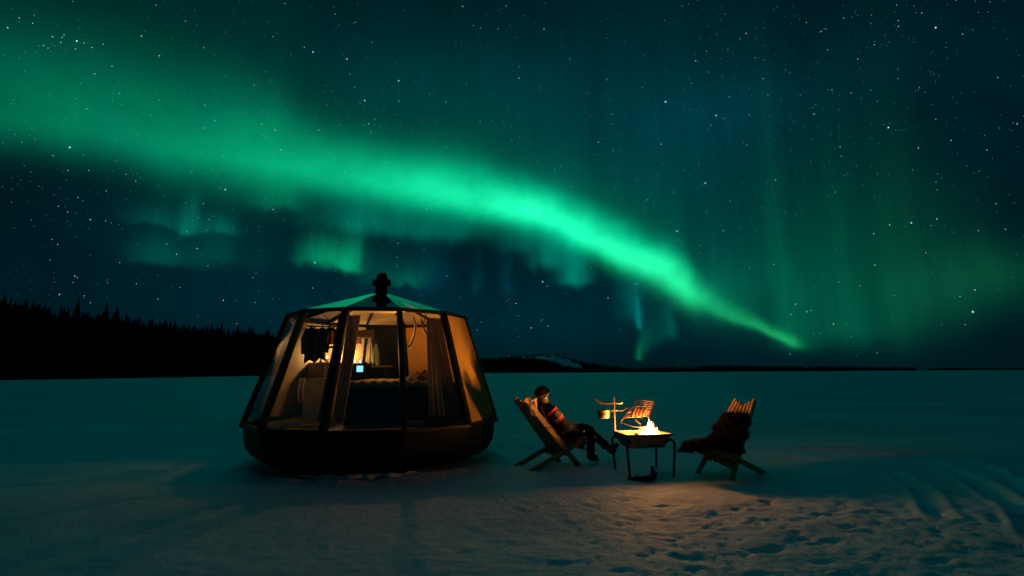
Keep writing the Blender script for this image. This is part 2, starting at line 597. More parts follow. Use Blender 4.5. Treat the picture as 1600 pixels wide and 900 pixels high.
def fabric_mat(name, col, through, var=0.15):
    m = mat(name, col, 0.9, var=var, vscale=20, bump=0.2, bscale=90, spec=0.05)
    nt = m.node_tree
    b = nt.nodes['Principled BSDF']
    o = nt.nodes['Material Output']
    tl = nt.nodes.new('ShaderNodeBsdfTranslucent')
    src = b.inputs['Base Color'].links[0].from_socket
    nt.links.new(src, tl.inputs['Color'])
    mx = nt.nodes.new('ShaderNodeMixShader')
    mx.inputs[0].default_value = through
    nt.links.new(b.outputs[0], mx.inputs[1])
    nt.links.new(tl.outputs[0], mx.inputs[2])
    nt.links.new(mx.outputs[0], o.inputs['Surface'])


fabric_mat('linen', (0.72, 0.63, 0.50), 0.5)
fabric_mat('curtain', (0.55, 0.46, 0.35), 0.55)
fabric_mat('curtain_dark', (0.09, 0.08, 0.075), 0.4)
glass_mat('glass_wall', (0.90, 0.93, 0.92))
glass_mat('glass_roof', (0.55, 0.62, 0.60))


# ------------------------------------------------------------------ ground: one snow sheet to the horizon
def hash2(i, j, s):
    h = (i.astype(np.int64) * 374761393 + j.astype(np.int64) * 668265263 + s * 974634777) & 0xFFFFFFFF
    h = ((h ^ (h >> 13)) * 1274126177) & 0xFFFFFFFF
    return ((h ^ (h >> 16)) & 0xFFFF) / 65535.0


def vnoise(x, y, s):
    i, j = np.floor(x), np.floor(y)
    u, v = x - i, y - j
    u = u * u * u * (u * (u * 6 - 15) + 10)
    v = v * v * v * (v * (v * 6 - 15) + 10)
    a, b = hash2(i, j, s), hash2(i + 1, j, s)
    c, d = hash2(i, j + 1, s), hash2(i + 1, j + 1, s)
    return (a + (b - a) * u) * (1 - v) + (c + (d - c) * u) * v


def fbm(x, y, s, n=4, g=0.5):
    r, a, t = 0, 1.0, 0
    for k in range(n):
        r = r + a * vnoise(x, y, s + k * 17)
        t += a
        x, y, a = x * 2.03 + 3.1, y * 2.03 + 1.7, a * g
    return r / t - 0.5


def sstep(t):
    t = np.clip(t, 0, 1)
    return t * t * (3 - 2 * t)


def stretch(lo, hi, step, far, n):
    d = np.arange(lo, hi + 1e-6, step)
    k = (far / 2.0) ** (np.arange(1, n + 1) / n)
    e = 2.0 * (k - 1) / (1) * 1.0
    g = np.cumsum(np.geomspace(step * 1.15, far * 0.13, n))
    g = g * (far / g[-1])
    return np.concatenate([(lo - g)[::-1], d, hi + g])


gx = stretch(-6.0, 8.0, 0.035, 4500.0, 70)
gy = stretch(3.0, 10.0, 0.026, 4500.0, 70)
GX, GY = np.meshgrid(gx, gy)
near = np.exp(-(np.maximum(np.hypot(GX - 0.5, GY - 6.0) - 9.0, 0) / 9.0) ** 2)
Z = 0.07 * fbm(GX / 2.6, GY / 1.7, 3, 3) * near + 0.5 * fbm(GX / 60, GY / 34, 8, 3) * (1 - near) * 0.35
# trodden camp: the snow in front of and round the fire, lumpy, broken edge on its right
edge = 1.0 - np.hypot((GX - 1.0) / 3.75, (GY - 4.7) / 2.75) + 0.36 * fbm(GX / 0.8, GY / 0.6, 21, 4)
camp = sstep(edge / 0.10 + 0.5)
Z += 0.045 * (camp - 1.0) * np.exp(-(np.maximum(1.2 - GX, 0) / 1.3) ** 2) * near
rough = np.exp(-((GX - 2.7) / 2.5) ** 2 - ((GY - 4.2) / 1.7) ** 2) + 0.25 * np.exp(-((GX + 0.5) / 3.0) ** 2 - ((GY - 4.2) / 1.6) ** 2)
rough = np.clip(rough * 1.15, 0, 1)
# crusty, broken pits with crisp rims between packed lumps
pitn = fbm(GX / 0.30, GY / 0.24, 40, 4, 0.58)
pits = sstep((pitn - 0.01) / 0.07)
pit2 = sstep((fbm(GX / 0.13, GY / 0.11, 47, 3, 0.6) - 0.05) / 0.06)
Z += rough * (-0.011 * pits - 0.011 * pit2 + 0.04 * fbm(GX / 0.9, GY / 0.7, 44, 3) + 0.026 * fbm(GX / 0.10, GY / 0.09, 55, 3))
# wind-packed ripples on the untouched snow
rip = np.sin((GX * 0.55 + GY * 1.0) * 5.5 + 5 * fbm(GX / 1.5, GY / 1.2, 63, 3)) * fbm(GX / 1.2, GY / 0.8, 65, 2)
Z += 0.020 * rip * near * (1 - rough) * (1 - camp * 0.6)
Z += 0.009 * fbm(GX / 0.09, GY / 0.08, 71, 3) * near


def dent(cx, cy, ang, L, W, depth):
    r = max(L, W) * 2.2
    i0, i1 = np.searchsorted(gx, [cx - r, cx + r])
    j0, j1 = np.searchsorted(gy, [cy - r, cy + r])
    x, y = GX[j0:j1, i0:i1] - cx, GY[j0:j1, i0:i1] - cy
    u = x * math.cos(ang) + y * math.sin(ang)
    v = -x * math.sin(ang) + y * math.cos(ang)
    q = ((u / L) ** 2 + (v / W) ** 2) * (1 + 0.9 * fbm(GX[j0:j1, i0:i1] / .09, GY[j0:j1, i0:i1] / .09, 33, 2))
    Z[j0:j1, i0:i1] += -depth * np.exp(-q ** 3) + 0.22 * depth * np.exp(-((np.sqrt(q) - 1.45) / 0.35) ** 2)


def free_spot(x, y):
    return (math.hypot(x + 2.045, y - 7.92) > 1.9 and not (1.2 < x < 2.1 and 6.1 < y < 7.2)
            and not (-0.2 < x < 1.6 and 6.5 < y < 7.8) and not (2.1 < x < 3.6 and 6.3 < y < 7.5))


n = 0
while n < 70:
    x, y = rng.normal(2.6, 1.7), rng.normal(5.2, 1.0)
    if 3.1 < y < 8.5 and -4 < x < 6 and free_spot(x, y):
        dent(x, y, rng.uniform(0, math.pi), rng.uniform(.08, .13), rng.uniform(.035, .055), rng.uniform(.006, .016))
        n += 1

def rut(pts, w, depth):
    P = np.array(pts, float)
    tt = np.linspace(0, len(P) - 1, 160)
    q = np.stack([np.interp(tt, range(len(P)), P[:, k]) for k in (0, 1)], 1)
    for _ in range(12):
        q[1:-1] = (q[:-2] + q[1:-1] * 2 + q[2:]) / 4
    i0, i1 = np.searchsorted(gx, [q[:, 0].min() - 1, q[:, 0].max() + 1])
    j0, j1 = np.searchsorted(gy, [q[:, 1].min() - 1, q[:, 1].max() + 1])
    x, y = GX[j0:j1, i0:i1], GY[j0:j1, i0:i1]
    d = np.full(x.shape, 9.0)
    for a, b in q:
        d = np.minimum(d, (x - a) ** 2 + (y - b) ** 2)
    d = np.sqrt(d)
    Z[j0:j1, i0:i1] += -depth * np.exp(-(d / w) ** 4) + 0.8 * depth * np.exp(-((d - w * 1.5) / (w * .4)) ** 2)


rut([(4.9, 8.9), (6.05, 7.89), (5.75, 7.0), (5.44, 6.35), (4.54, 4.82), (3.9, 4.0)], 0.10, 0.030)
rut([(5.6, 9.6), (6.7, 8.11), (6.39, 7.18), (5.54, 5.83), (4.6, 4.3)], 0.10, 0.030)
rut([(4.2, 8.1), (4.95, 7.0), (4.45, 5.9), (3.7, 4.7)], 0.09, 0.018)
# drift lip and scour round the hull
rh = np.hypot(GX + 2.045, GY - 7.92)
Z += 0.07 * np.exp(-((rh - 1.74) / 0.17) ** 2) * (0.55 + 1.2 * fbm(GX / .35, GY / .35, 90, 3)) - 0.05 * np.exp(-(rh / 1.45) ** 8)
for (cx, cy, r) in ((0.5, 7.1, 0.95), (1.4, 7.6, 0.5), (1.65, 6.72, 0.75), (2.75, 6.75, 0.9)):     # packed flat under the furniture
    w = np.exp(-(np.hypot(GX - cx, GY - cy) / r) ** 4)
    Z = Z * (1 - w) + (np.clip(Z, -0.02, 0.02) * 0.4) * w
ny, nx = Z.shape
me = bpy.data.meshes.new('snow_ground')
me.vertices.add(nx * ny)
me.vertices.foreach_set('co', np.stack([GX, GY, Z], -1).astype(np.float32).ravel())
idx = np.arange(nx * ny).reshape(ny, nx)
quads = np.stack([idx[:-1, :-1], idx[:-1, 1:], idx[1:, 1:], idx[1:, :-1]], -1).reshape(-1, 4)
me.loops.add(quads.size)
me.loops.foreach_set('vertex_index', quads.ravel().astype(np.int32))
me.polygons.add(len(quads))
me.polygons.foreach_set('loop_start', (np.arange(len(quads)) * 4).astype(np.int32))
me.polygons.foreach_set('use_smooth', np.ones(len(quads), bool))
me.update(calc_edges=True)
me.materials.append(MATS['snow'])
ground = bpy.data.objects.new('snow_ground', me)
COL.objects.link(ground)
tag(ground, kind='structure')


def ground_z(x, y):
    i = min(max(int(np.searchsorted(gx, x)), 1), nx - 1)
    j = min(max(int(np.searchsorted(gy, y)), 1), ny - 1)
    return float(Z[j, i])


# ------------------------------------------------------------------ stars
emit_mat('star_white', (0.70, 0.92, 1.0), 0.50, False, True)
emit_mat('star_faint', (0.45, 0.85, 0.95), 0.42, False, True)
emit_mat('star_blue', (0.35, 0.66, 1.0), 0.75, False, True)
emit_mat('star_warm', (1.0, 0.72, 0.45), 0.26, False, True)
STAR=[(-47.40,26.68,2), (-46.83,27.64,1), (-45.99,27.61,1), (-43.04,27.41,3), (-43.93,27.56,1), (-44.03,27.33,1), (-45.11,26.27,1), (-44.81,26.19,1), (-43.05,26.80,1),
 (-44.06,26.92,1), (-41.23,27.82,1), (-41.95,27.30,1), (-38.52,29.42,2), (-36.95,28.29,2), (-40.39,26.35,1), (-37.67,32.16,1), (-35.15,31.70,1), (-22.96,32.07,3),
 (-19.30,32.06,3), (-13.38,30.78,3), (-17.12,28.47,3), (-21.22,27.47,1), (-28.55,27.95,1), (-18.87,30.71,1), (-18.31,29.59,1), (-16.58,26.28,2), (-15.90,26.80,1),
 (-26.21,24.26,2), (-25.51,22.47,2), (-32.60,23.14,1), (-32.80,25.18,1), (-41.52,25.34,1), (-41.75,22.39,1), (-42.49,18.98,3), (-43.47,18.03,1), (-42.40,17.08,1),
 (-41.02,17.42,1), (-30.34,17.83,3), (-26.63,17.52,1), (-32.09,16.20,1), (-33.23,13.36,1), (-37.62,17.24,1), (-41.49,15.02,1), (-39.65,15.96,1), (-42.03,13.65,1),
 (-40.48,13.29,2), (-39.42,13.37,1), (-42.38,10.83,1), (-40.82,8.21,1), (-32.26,11.91,2), (-33.87,11.17,2), (-38.07,9.89,1), (-25.83,16.54,2), (-21.47,11.52,3),
 (-19.19,13.84,1), (-18.16,15.88,1), (-17.46,21.35,1), (-13.64,18.52,1), (-7.62,20.76,1), (-1.81,18.53,2), (-7.29,18.29,1), (-12.95,12.56,1), (-12.86,14.10,1),
 (0.42,7.65,2), (3.49,10.05,3), (3.99,9.54,1), (3.98,5.05,1), (3.28,5.76,1), (10.72,8.09,2), (2.12,4.92,2), (-26.19,35.58,1), (-20.82,35.75,1),
 (-18.58,35.41,1), (-16.54,33.95,1), (-4.56,36.44,1), (-0.52,38.24,1), (-1.56,36.22,1), (-3.69,36.24,1), (-5.92,38.06,2), (18.04,28.06,4), (23.26,25.94,3),
 (26.93,32.64,2), (21.66,19.48,3), (18.44,14.85,3), (17.29,23.99,2), (21.55,31.33,2), (32.43,24.15,2), (38.20,21.45,3), (42.55,28.26,3), (40.15,19.15,2),
 (35.82,31.44,1), (28.48,26.82,1), (34.16,25.87,1), (35.69,25.16,1), (38.93,12.88,3), (37.35,12.99,2), (35.88,9.53,2), (33.46,16.71,1), (34.31,19.85,1),
 (36.08,12.39,2), (40.71,12.88,2), (42.12,4.77,4), (42.45,6.56,2), (41.52,3.75,1), (41.46,6.13,1), (34.53,7.79,1), (29.16,6.47,2), (30.07,5.66,2),
 (30.41,5.76,1), (28.69,5.49,1), (27.57,10.54,1), (23.10,14.45,1), (20.91,29.37,1), (15.57,29.73,1), (11.94,27.57,1), (1.09,32.75,1), (1.00,31.65,2),
 (1.02,25.73,1), (4.14,36.13,2), (7.18,33.24,1), (10.27,24.87,2), (11.92,23.89,1), (28.45,18.77,2), (32.13,4.37,2), (39.65,10.11,1), (43.25,11.41,1),
 (44.87,11.20,1), (44.56,17.75,1), (44.56,13.36,1), (45.93,23.05,1), (44.24,27.09,1), (41.75,29.72,1), (40.03,29.77,1), (36.54,27.82,1), (37.97,28.53,1),
 (39.97,29.33,1), (32.63,32.06,1), (34.18,29.29,1), (34.22,31.05,1), (27.59,30.36,1), (22.77,31.96,1), (24.01,25.50,1), (-41.82,6.69,2), (-41.00,8.35,2),
 (-40.20,6.73,1), (-39.75,6.16,1), (-36.69,8.14,1), (-33.35,8.09,1), (-34.94,6.89,1), (-29.66,7.13,2), (-31.23,10.36,1),]
RS = 6000.0


def star_mesh(name, items, m):
    mb = MB()
    for a, e, s in items:
        d = Vector((math.sin(R(a)) * math.cos(R(e)), math.cos(R(a)) * math.cos(R(e)), math.sin(R(e))))
        p = d * RS
        r = RS / 512.0 * s
        mb.add([p + Vector(q) * r for q in ((1, 0, 0), (-1, 0, 0), (0, 1, 0), (0, -1, 0), (0, 0, 1), (0, 0, -1))],
               [(0, 2, 4), (2, 1, 4), (1, 3, 4), (3, 0, 4), (2, 0, 5), (1, 2, 5), (3, 1, 5), (0, 3, 5)])
    me = bpy.data.meshes.new(name)
    me.from_pydata(mb.v, [], mb.f)
    me.materials.append(MATS[m])
    o = bpy.data.objects.new(name, me)
    COL.objects.link(o)
    return tag(o, kind='stuff')


SIZE = {1: 0.31, 2: 0.44, 3: 0.64, 4: 0.85}
bright = [(a, e, SIZE[s]) for a, e, s in STAR if s >= 3]
mid = [(a, e, SIZE[s]) for a, e, s in STAR if s < 3]
rs = random.Random(5)
faint, warm = [], []
while len(faint) < 9500:
    a = rs.uniform(-180, 180)
    e = math.degrees(math.asin(rs.uniform(0.02, 1)))
    # more of them along a loose belt rising to the right of north
    k = math.exp(-((e - 24 - 0.12 * (a - 10)) / 13) ** 2)
    if rs.random() < (0.30 + 0.7 * k) * min(1.0, 0.25 + e / 22.0):
        (warm if rs.random() < 0.12 else faint).append((a, e, min(0.42, rs.expovariate(1 / 0.055) + 0.11)))
stars = star_mesh('stars', mid, 'star_white')
tag(stars, 'scattered small white stars over the northern lights', 'stars')
o = star_mesh('stars', bright, 'star_blue')
tag(o, 'brightest bluish stars scattered over the night sky', 'stars')
o = star_mesh('stars', faint, 'star_faint')
tag(o, 'faint dense star dust filling the night sky', 'stars')
o = star_mesh('stars', warm, 'star_warm')
tag(o, 'few faint orange stars in the night sky', 'stars')


# ------------------------------------------------------------------ far shores and forest
def conifer(mb, p, h, r, tiers, sides, rnd, mi=0):
    """ragged tiers of boughs up to a pointed tip"""
    x, y, z = p
    for k in range(tiers):
        t0 = k / tiers
        z0 = z + h * (0.10 + 0.86 * t0)
        z1 = z + h * min(1.0, 0.10 + 0.86 * (t0 + 1.75 / tiers))
        rr = r * (1 - t0) ** 0.85 * rnd.uniform(0.8, 1.15)
        ring = []
        off = rnd.uniform(0, 6)
        for j in range(sides * 2):
            a = off + math.pi * j / sides
            q = rr * (rnd.uniform(0.8, 1.15) if j % 2 == 0 else 0.5)
            ring.append((x + q * math.cos(a), y + q * math.sin(a), z0 - (0.06 * h / tiers if j % 2 == 0 else -0.05 * h / tiers)))
        n = len(ring)
        mb.add(ring + [(x, y, z1), (x, y, z0 + 0.1 * h / tiers)], [(j, (j + 1) % n, n) for j in range(n)] + [((j + 1) % n, j, n + 1) for j in range(n)], mi)


def height_strip(name, line, depth, m):
    """land behind a shoreline: list of (x, y, height of crest); rises from the ice to the crest, falls behind"""
    prof = [(0.0, -0.6), (0.02, 0.05), (0.18, 0.30), (0.45, 0.72), (0.75, 0.97), (1.0, 1.0), (1.5, 0.7), (2.2, -0.02)]
    rows = []
    for (x, y, h) in line:
        d = Vector((x, y, 0)).normalized()
        rows.append([(x + d.x * depth * u, y + d.y * depth * u, h * v if v > -0.5 else -0.6) for u, v in prof])
    n = len(prof)
    vs = [p for r in rows for p in r]
    fs = [(i * n + j, (i + 1) * n + j, (i + 1) * n + j + 1, i * n + j + 1) for i in range(len(rows) - 1) for j in range(n - 1)]
    me = bpy.data.meshes.new(name)
    me.from_pydata(vs, [], fs)
    me.polygons.foreach_set('use_smooth', [True] * len(me.polygons))
    me.materials.append(MATS[m])
    o = bpy.data.objects.new(name, me)
    COL.objects.link(o)
    tag(o, kind='structure')
    return o


def polar(a, d):
    return d * math.sin(R(a)), d * math.cos(R(a))


def lerp_tab(tab, a):
    if a <= tab[0][0]:
        return tab[0][1:]
    for p, q in zip(tab, tab[1:]):
        if a <= q[0]:
            t = (a - p[0]) / (q[0] - p[0])
            return tuple(u + (v - u) * t for u, v in zip(p[1:], q[1:]))
    return tab[-1][1:]


# wooded ridge on the left: azimuth, shore distance, crest height of the land
RIDGE = [(-75, 190, 27), (-60, 185, 27), (-50, 185, 24.5), (-46, 190, 23), (-40, 205, 20), (-34, 245, 20), (-29, 310, 23.5), (-25, 390, 26.5), (-20, 520, 27), (-15, 700, 19), (-10, 950, 14)]
rn = random.Random(3)
line = []
a = -75.0
while a <= -10.0:
    d, h = lerp_tab(RIDGE, a)
    x, y = polar(a, d + rn.uniform(-4, 4))
    line.append((x, y, h + rn.uniform(-.6, .6)))
    a += 0.8
height_strip('wooded_ridge', line, 95.0, 'forest_floor')

# six kinds of spruce, shared by every tree of the ridge
protos = []
for k in range(6):
    tr, cr = MB(), MB()
    hh = rn.uniform(0.92, 1.08)
    tr.tube([(0, 0, -.02), (0, 0, .4 * hh), (0.004, 0, .9 * hh)], [.020, .014, .003], 6)
    conifer(cr, (0, 0, 0.03), hh, rn.uniform(.13, .19), 9, 6, rn)
    t = tr.build('trunk', 'bark')
    c = cr.build('crown', 'needles')
    protos.append((t.data, c.data))
    bpy.data.objects.remove(t)
    bpy.data.objects.remove(c)


def spruce(x, y, z, h, k):
    r = empty('spruce_tree', (x, y, z), rn.uniform(0, 6.28))
    r.scale = (h, h, h)
    for nm, d in zip(('trunk', 'crown'), protos[k]):
        o = bpy.data.objects.new(nm, d)
        COL.objects.link(o)
        o.parent = r
    tag(r, 'dark spruce standing out on the skyline of the wooded ridge', 'tree', 'spruces along the ridge skyline')


a = -46.5
while a < -21.0:
    d, h = lerp_tab(RIDGE, a)
    u = rn.uniform(70, 96)
    x, y = polar(a, d + u)
    hz = h * (0.93 if u < 80 else 0.985)
    tall = rn.random()
    spruce(x, y, hz - 0.3, rn.uniform(5.5, 10.0) + (rn.uniform(2.5, 6) if tall > 0.84 else 0), rn.randrange(6))
    a += rn.uniform(0.06, 0.18) * 250 / (d + 60)
fill = MB()
for k in range(1100):
    a = rn.uniform(-66, -12)
    d, h = lerp_tab(RIDGE, a)
    u = rn.random()
    zz = h * (np.interp(u, [0, .02, .18, .45, .75, 1], [0, .05, .30, .72, .97, 1]))
    x, y = polar(a, d + 95 * u)
    conifer(fill, (x, y, zz - .3), rn.uniform(6, 10), rn.uniform(1.2, 1.9), 5, 4, rn)
o = fill.build('forest', 'needles')
tag(o, 'black spruce forest covering the slope of the left ridge', 'forest', kind='stuff')

# far hill with a snowy clearing and the low wooded point right of it
FAR = [(-9, 1500, 40), (-4, 1500, 42), (-2, 1500, 42), (0, 1500, 48), (2.1, 1500, 54), (4.5, 1500, 56), (6.2, 1500, 44), (8, 1500, 27), (10, 1500, 17), (13, 1520, 5), (16, 1560, 8), (19, 1600, 10), (22, 1650, 15), (25, 1700, 12), (29, 1750, 9), (33, 1800, 6), (36, 1850, 4), (37.6, 1880, 1.5), (38.2, 1890, -0.2)]
line = []
a = -9.0
while a <= 38.2:
    d, h = lerp_tab(FAR, a)
    x, y = polar(a, d)
    line.append((x, y, h + (rn.uniform(-.5, .5) if h > 2 else 0)))
    a += 0.35
height_strip('far_hill', line, 260.0, 'forest_floor')
fill = MB()
for k in range(2400):
    a = rn.uniform(-8.5, 37.9)
    d, h = lerp_tab(FAR, a)
    u = rn.choice((rn.uniform(0.02, 1.0), rn.uniform(0.7, 1.05), rn.uniform(.01, .12)))
    v = float(np.interp(u, [0, .02, .18, .45, .75, 1, 1.5], [0, .05, .30, .72, .97, 1, .7]))
    # the clearing
    if 0.6 < a < 7.6 and 0.10 < u < 0.84:
        if rn.random() < 0.985:
            continue
    x, y = polar(a, d + 260 * u)
    conifer(fill, (x, y, h * v - .5), rn.uniform(6, 12), rn.uniform(1.8, 3.0), 3, 4, rn)
o = fill.build('forest', 'needles')
tag(o, 'thin black tree line along the far hill and low point', 'forest', kind='stuff')
# snowy clearing: a ragged sheet lying on the hill
mb = MB()
cells = []
for i in range(60):
    for j in range(16):
        a, u = 0.6 + 7.0 * i / 60, 0.18 + 0.66 * j / 16
        t = (a - 0.6) / 7.0
        lo_u, hi_u = 0.70 - 0.48 * min(1, t * 1.4), 0.84 - 0.50 * max(0, t - 0.60) / 0.40
        q = fbm(np.array([a * 1.3]), np.array([u * 9.0]), 5, 3)[0]
        if lo_u + 0.30 * q < u < hi_u + 0.2 * q and q > -0.16:
            cells.append((i, j))
for i, j in cells:
    quad = []
    for di, dj in ((0, 0), (1, 0), (1, 1), (0, 1)):
        a, u = 0.6 + 7.0 * (i + di) / 60, 0.18 + 0.66 * (j + dj) / 16
        d, h = lerp_tab(FAR, a)
        v = float(np.interp(u, [0, .02, .18, .45, .75, 1], [0, .05, .30, .72, .97, 1]))
        x, y = polar(a, d + 260 * u)
        quad.append((x, y, h * v + 0.9))
    mb.add(quad, [(0, 1, 2, 3)])
o = mb.build('snow_clearing', 'snow')
tag(o, kind='structure')
# faint last shore, far right
line = []
for k in range(40):
    a = 38.6 + 22.0 * k / 39
    x, y = polar(a, 3300)
    line.append((x, y, 9 + 5 * math.sin(k * .5) * rn.random()))
height_strip('distant_shore', line, 200.0, 'forest_floor')


# ------------------------------------------------------------------ the hut: twelve-sided glass cabin on a dark hull
HX, HY = -2.045, 7.92
TH0 = 9.92
ZB, ZT, RB, RT, ZA = 0.58, 2.08, 1.79, 1.318, 2.47
hut = empty('glass_hut', (HX, HY, 0.0))
tag(hut, 'twelve-sided glass cabin with lit interior, glass roof and black hull on the snow', 'hut')


def cdir(k):
    a = R(TH0 + 30.0 * (k - 2.5))
    return Vector((math.sin(a), -math.cos(a), 0))


def corner(k, r, z):
    return cdir(k) * r + Vector((0, 0, z))


def face_n(k):
    a, b, c = corner(k, RB, ZB), corner(k + 1, RB, ZB), corner(k, RT, ZT)
    n = (b - a).cross(c - a).normalized()
    return n if n.dot(cdir(k + 0.5)) > 0 else -n


GLASS = (0, 1, 2, 3, 11)
ROOF_GLASS = (0, 1, 2, 3, 4, 5, 10, 11)
# hull: chine profile, twelve soft corners
prof = [(1.0, 0.025), (1.38, 0.035), (1.56, 0.085), (1.69, 0.175), (1.755, 0.28), (1.78, 0.40), (1.788, 0.52), (1.79, 0.555)]
mb = MB()
seg = 36                                               # a narrow rounded strip at each of the twelve edges
vs = []
for r, z in prof:
    for k in range(12):
        for u in (0.0, 0.06, 0.94):
            t = k + u
            flat = math.cos(math.pi / 12) / math.cos((u - 0.5) * math.pi / 6)
            if u == 0.0:
                flat *= 0.997
            a = R(TH0 + 30.0 * (t - 2.5))
            vs.append((r * flat * math.sin(a), -r * flat * math.cos(a), z))
n = len(prof)
mb.add(vs, [(i * seg + j, i * seg + (j + 1) % seg, (i + 1) * seg + (j + 1) % seg, (i + 1) * seg + j) for i in range(n - 1) for j in range(seg)] + [tuple(range(seg - 1, -1, -1))])
hull = mb.build('hull', 'hull_black', hut)
for p in hull.data.polygons:
    p.use_smooth = True
hull.data.set_sharp_from_angle(angle=R(10))
for k in range(12):
    d = cdir(k + 0.5)
    mb = MB()
    mb.beam(corner(k, RB + 0.012, ZB - 0.012), corner(k + 1, RB + 0.012, ZB - 0.012), 0.055, 0.085, d)
    mb.build('sill', 'frame_black', hut)
    mb = MB()
    mb.beam(corner(k, RT + 0.006, ZT), corner(k + 1, RT + 0.006, ZT), 0.050, 0.06, d)
    mb.build('top_rail', 'frame_black', hut)
    mb = MB()
    mb.beam(corner(k, RB, ZB + 0.015), corner(k, RT, ZT - 0.012), 0.095 if k in (1, 2, 4) else 0.070, 0.075, cdir(k))
    mb.build('post', 'frame_black', hut)
    mb = MB()
    mb.beam(corner(k, RT - 0.02, ZT + 0.012), corner(k, 0.13, ZA - 0.025), 0.030, 0.04, Vector((0, 0, 1)))
    mb.build('roof_rib', 'frame_black', hut)
    # wall infill
    fn = face_n(k)
    e = (corner(k + 1, 1, 0) - corner(k, 1, 0)).normalized()
    q = [corner(k, RB, ZB + .02) + e * .02, corner(k + 1, RB, ZB + .02) - e * .02, corner(k + 1, RT, ZT - .02) - e * .02, corner(k, RT, ZT - .02) + e * .02]
    if k in GLASS:
        MB().slab([p - fn * 0.004 for p in q], 0.008, fn).build('glass_pane', 'glass_wall', hut)
    else:
        m = 'door_black' if k == 8 else ('panel_orange_lit' if k in (4, 5, 6, 7) else 'lining')
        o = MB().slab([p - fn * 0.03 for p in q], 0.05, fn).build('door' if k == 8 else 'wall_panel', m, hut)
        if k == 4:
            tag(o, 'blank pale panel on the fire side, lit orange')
        if k == 8:
            c = (q[0] * .25 + q[1] * .2 + q[2] * .3 + q[3] * .25) - fn * .06
            MB().tube([c, c + Vector((.10, .03, 0))], 0.012, 8).build('handle', 'steel_bright', o)
    # roof infill
    q = [corner(k, RT, ZT + .02), corner(k + 1, RT, ZT + .02), corner(k + 1, 0.12, ZA), corner(k, 0.12, ZA)]
    rn_ = (q[1] - q[0]).cross(q[3] - q[0]).normalized()
    rn_ = rn_ if rn_.z > 0 else -rn_
    if k in ROOF_GLASS:
        MB().slab(q, 0.006, rn_).build('roof_pane', 'glass_roof', hut)
    else:
        MB().slab(q, 0.03, rn_).build('roof_panel', 'lining', hut)
# deck inside, laid of planks
deck = MB().lathe([(1.70, 0.50), (1.70, 0.535)], (0, 0, 0), 12, M=Matrix.Rotation(R(TH0 - 75 - 90), 4, 'Z')).build('floor_deck', 'hull_black', hut)
for j in range(17):
    x = -1.62 + j * 0.2025
    y = math.sqrt(max(0.0, 1.64 ** 2 - max(abs(x - 0.1), abs(x + 0.1)) ** 2))
    if y > 0.15:
        MB().box((x - 0.098, -y, 0.537), (x + 0.098, y, 0.556 + 0.002 * (j % 2))).build('plank', 'deck', deck)
# chimney with a four-lobed rain cap
ch = MB().lathe([(0.16, 2.40), (0.165, 2.455), (0.15, 2.475), (0.105, 2.49), (0.095, 2.51), (0.085, 2.62), (0.085, 2.74)], (0, 0, 0), 20).build('chimney', 'hull_black', hut, smooth=True)
for a, (sx, sy) in enumerate(((1, 0), (-1, 0), (0, 1), (0, -1))):
    MB().tube([(0.05 * sx, 0.05 * sy, 2.645), (0.09 * sx, 0.09 * sy, 2.65), (0.125 * sx, 0.125 * sy, 2.652), (0.14 * sx, 0.14 * sy, 2.652)], [.05, .056, .054, .035], 14).build('cap_branch', 'hull_black', ch, smooth=True)
MB().lathe([(0.088, 2.70), (0.085, 2.745), (0.07, 2.785), (0.035, 2.81), (0.008, 2.815)], (0, 0, 0), 18).build('chimney_cap', 'hull_black', ch, smooth=True)
# pale stove hood hanging under the chimney
MB().lathe([(0.40, 2.215), (0.405, 2.23), (0.22, 2.37), (0.14, 2.42), (0.13, 2.43)], (0, 0, 0), 24).build('hood', 'lining', hut, smooth=True)
# small name plate and a drain plug on the hull skirt
a, b = corner(2, 1.80, .40), corner(3, 1.80, .40)
mid_ = a.lerp(b, 0.46)
e = (b - a).normalized()
fo = cdir(2.5)
mb = MB()
for k in range(5):
    p = mid_ + e * (0.035 * (k - 2)) - fo * 0.028
    mb.beam(p + Vector((0, 0, -.02 + .012 * (k % 2))), p + e * .012 * (1 if k % 2 else -1) + Vector((0, 0, .03)), .008, .008, fo)
tag(mb.build('hull_badge', 'steel_soot', hull), 'faint scratched badge on the front of the hull')
p = corner(3, 1.80, .47).lerp(corner(4, 1.80, .47), .42)
MB().tube([p - cdir(3.5) * .08, p - cdir(3.5) * .035], .016, 10).build('drain_plug', 'steel_bright', hull)

# ridge of crusted snow along the foot of the hull
mb = MB()
pts, rad = [], []
for k in range(120):
    t = k / 119
    a = R(-20 + 58 * t)
    r = 1.535 + 0.02 * math.sin(t * 19) + 0.012 * math.sin(t * 47)
    pts.append((HX + r * math.sin(a), HY - r * math.cos(a), 0.028 + 0.008 * math.sin(t * 31)))
    rad.append(max(0.003, 0.042 * math.sin(math.pi * t) ** 0.6 * (0.8 + 0.22 * math.sin(t * 37) + 0.12 * math.sin(t * 83))))
o = mb.tube(pts, rad, 8).build('snow_ridge', 'snow_crust', smooth=True)
tag(o, 'thin pale ridge of crusted snow along the foot of the hull', 'snow ridge')


# ------------------------------------------------------------------ inside the hut
def thing_box(name, label, cat, lo, hi, m):
    c = ((lo[0] + hi[0]) / 2, (lo[1] + hi[1]) / 2, lo[2])
    e = empty(name, c)
    tag(e, label, cat)
    return e, c


FZ = 0.558
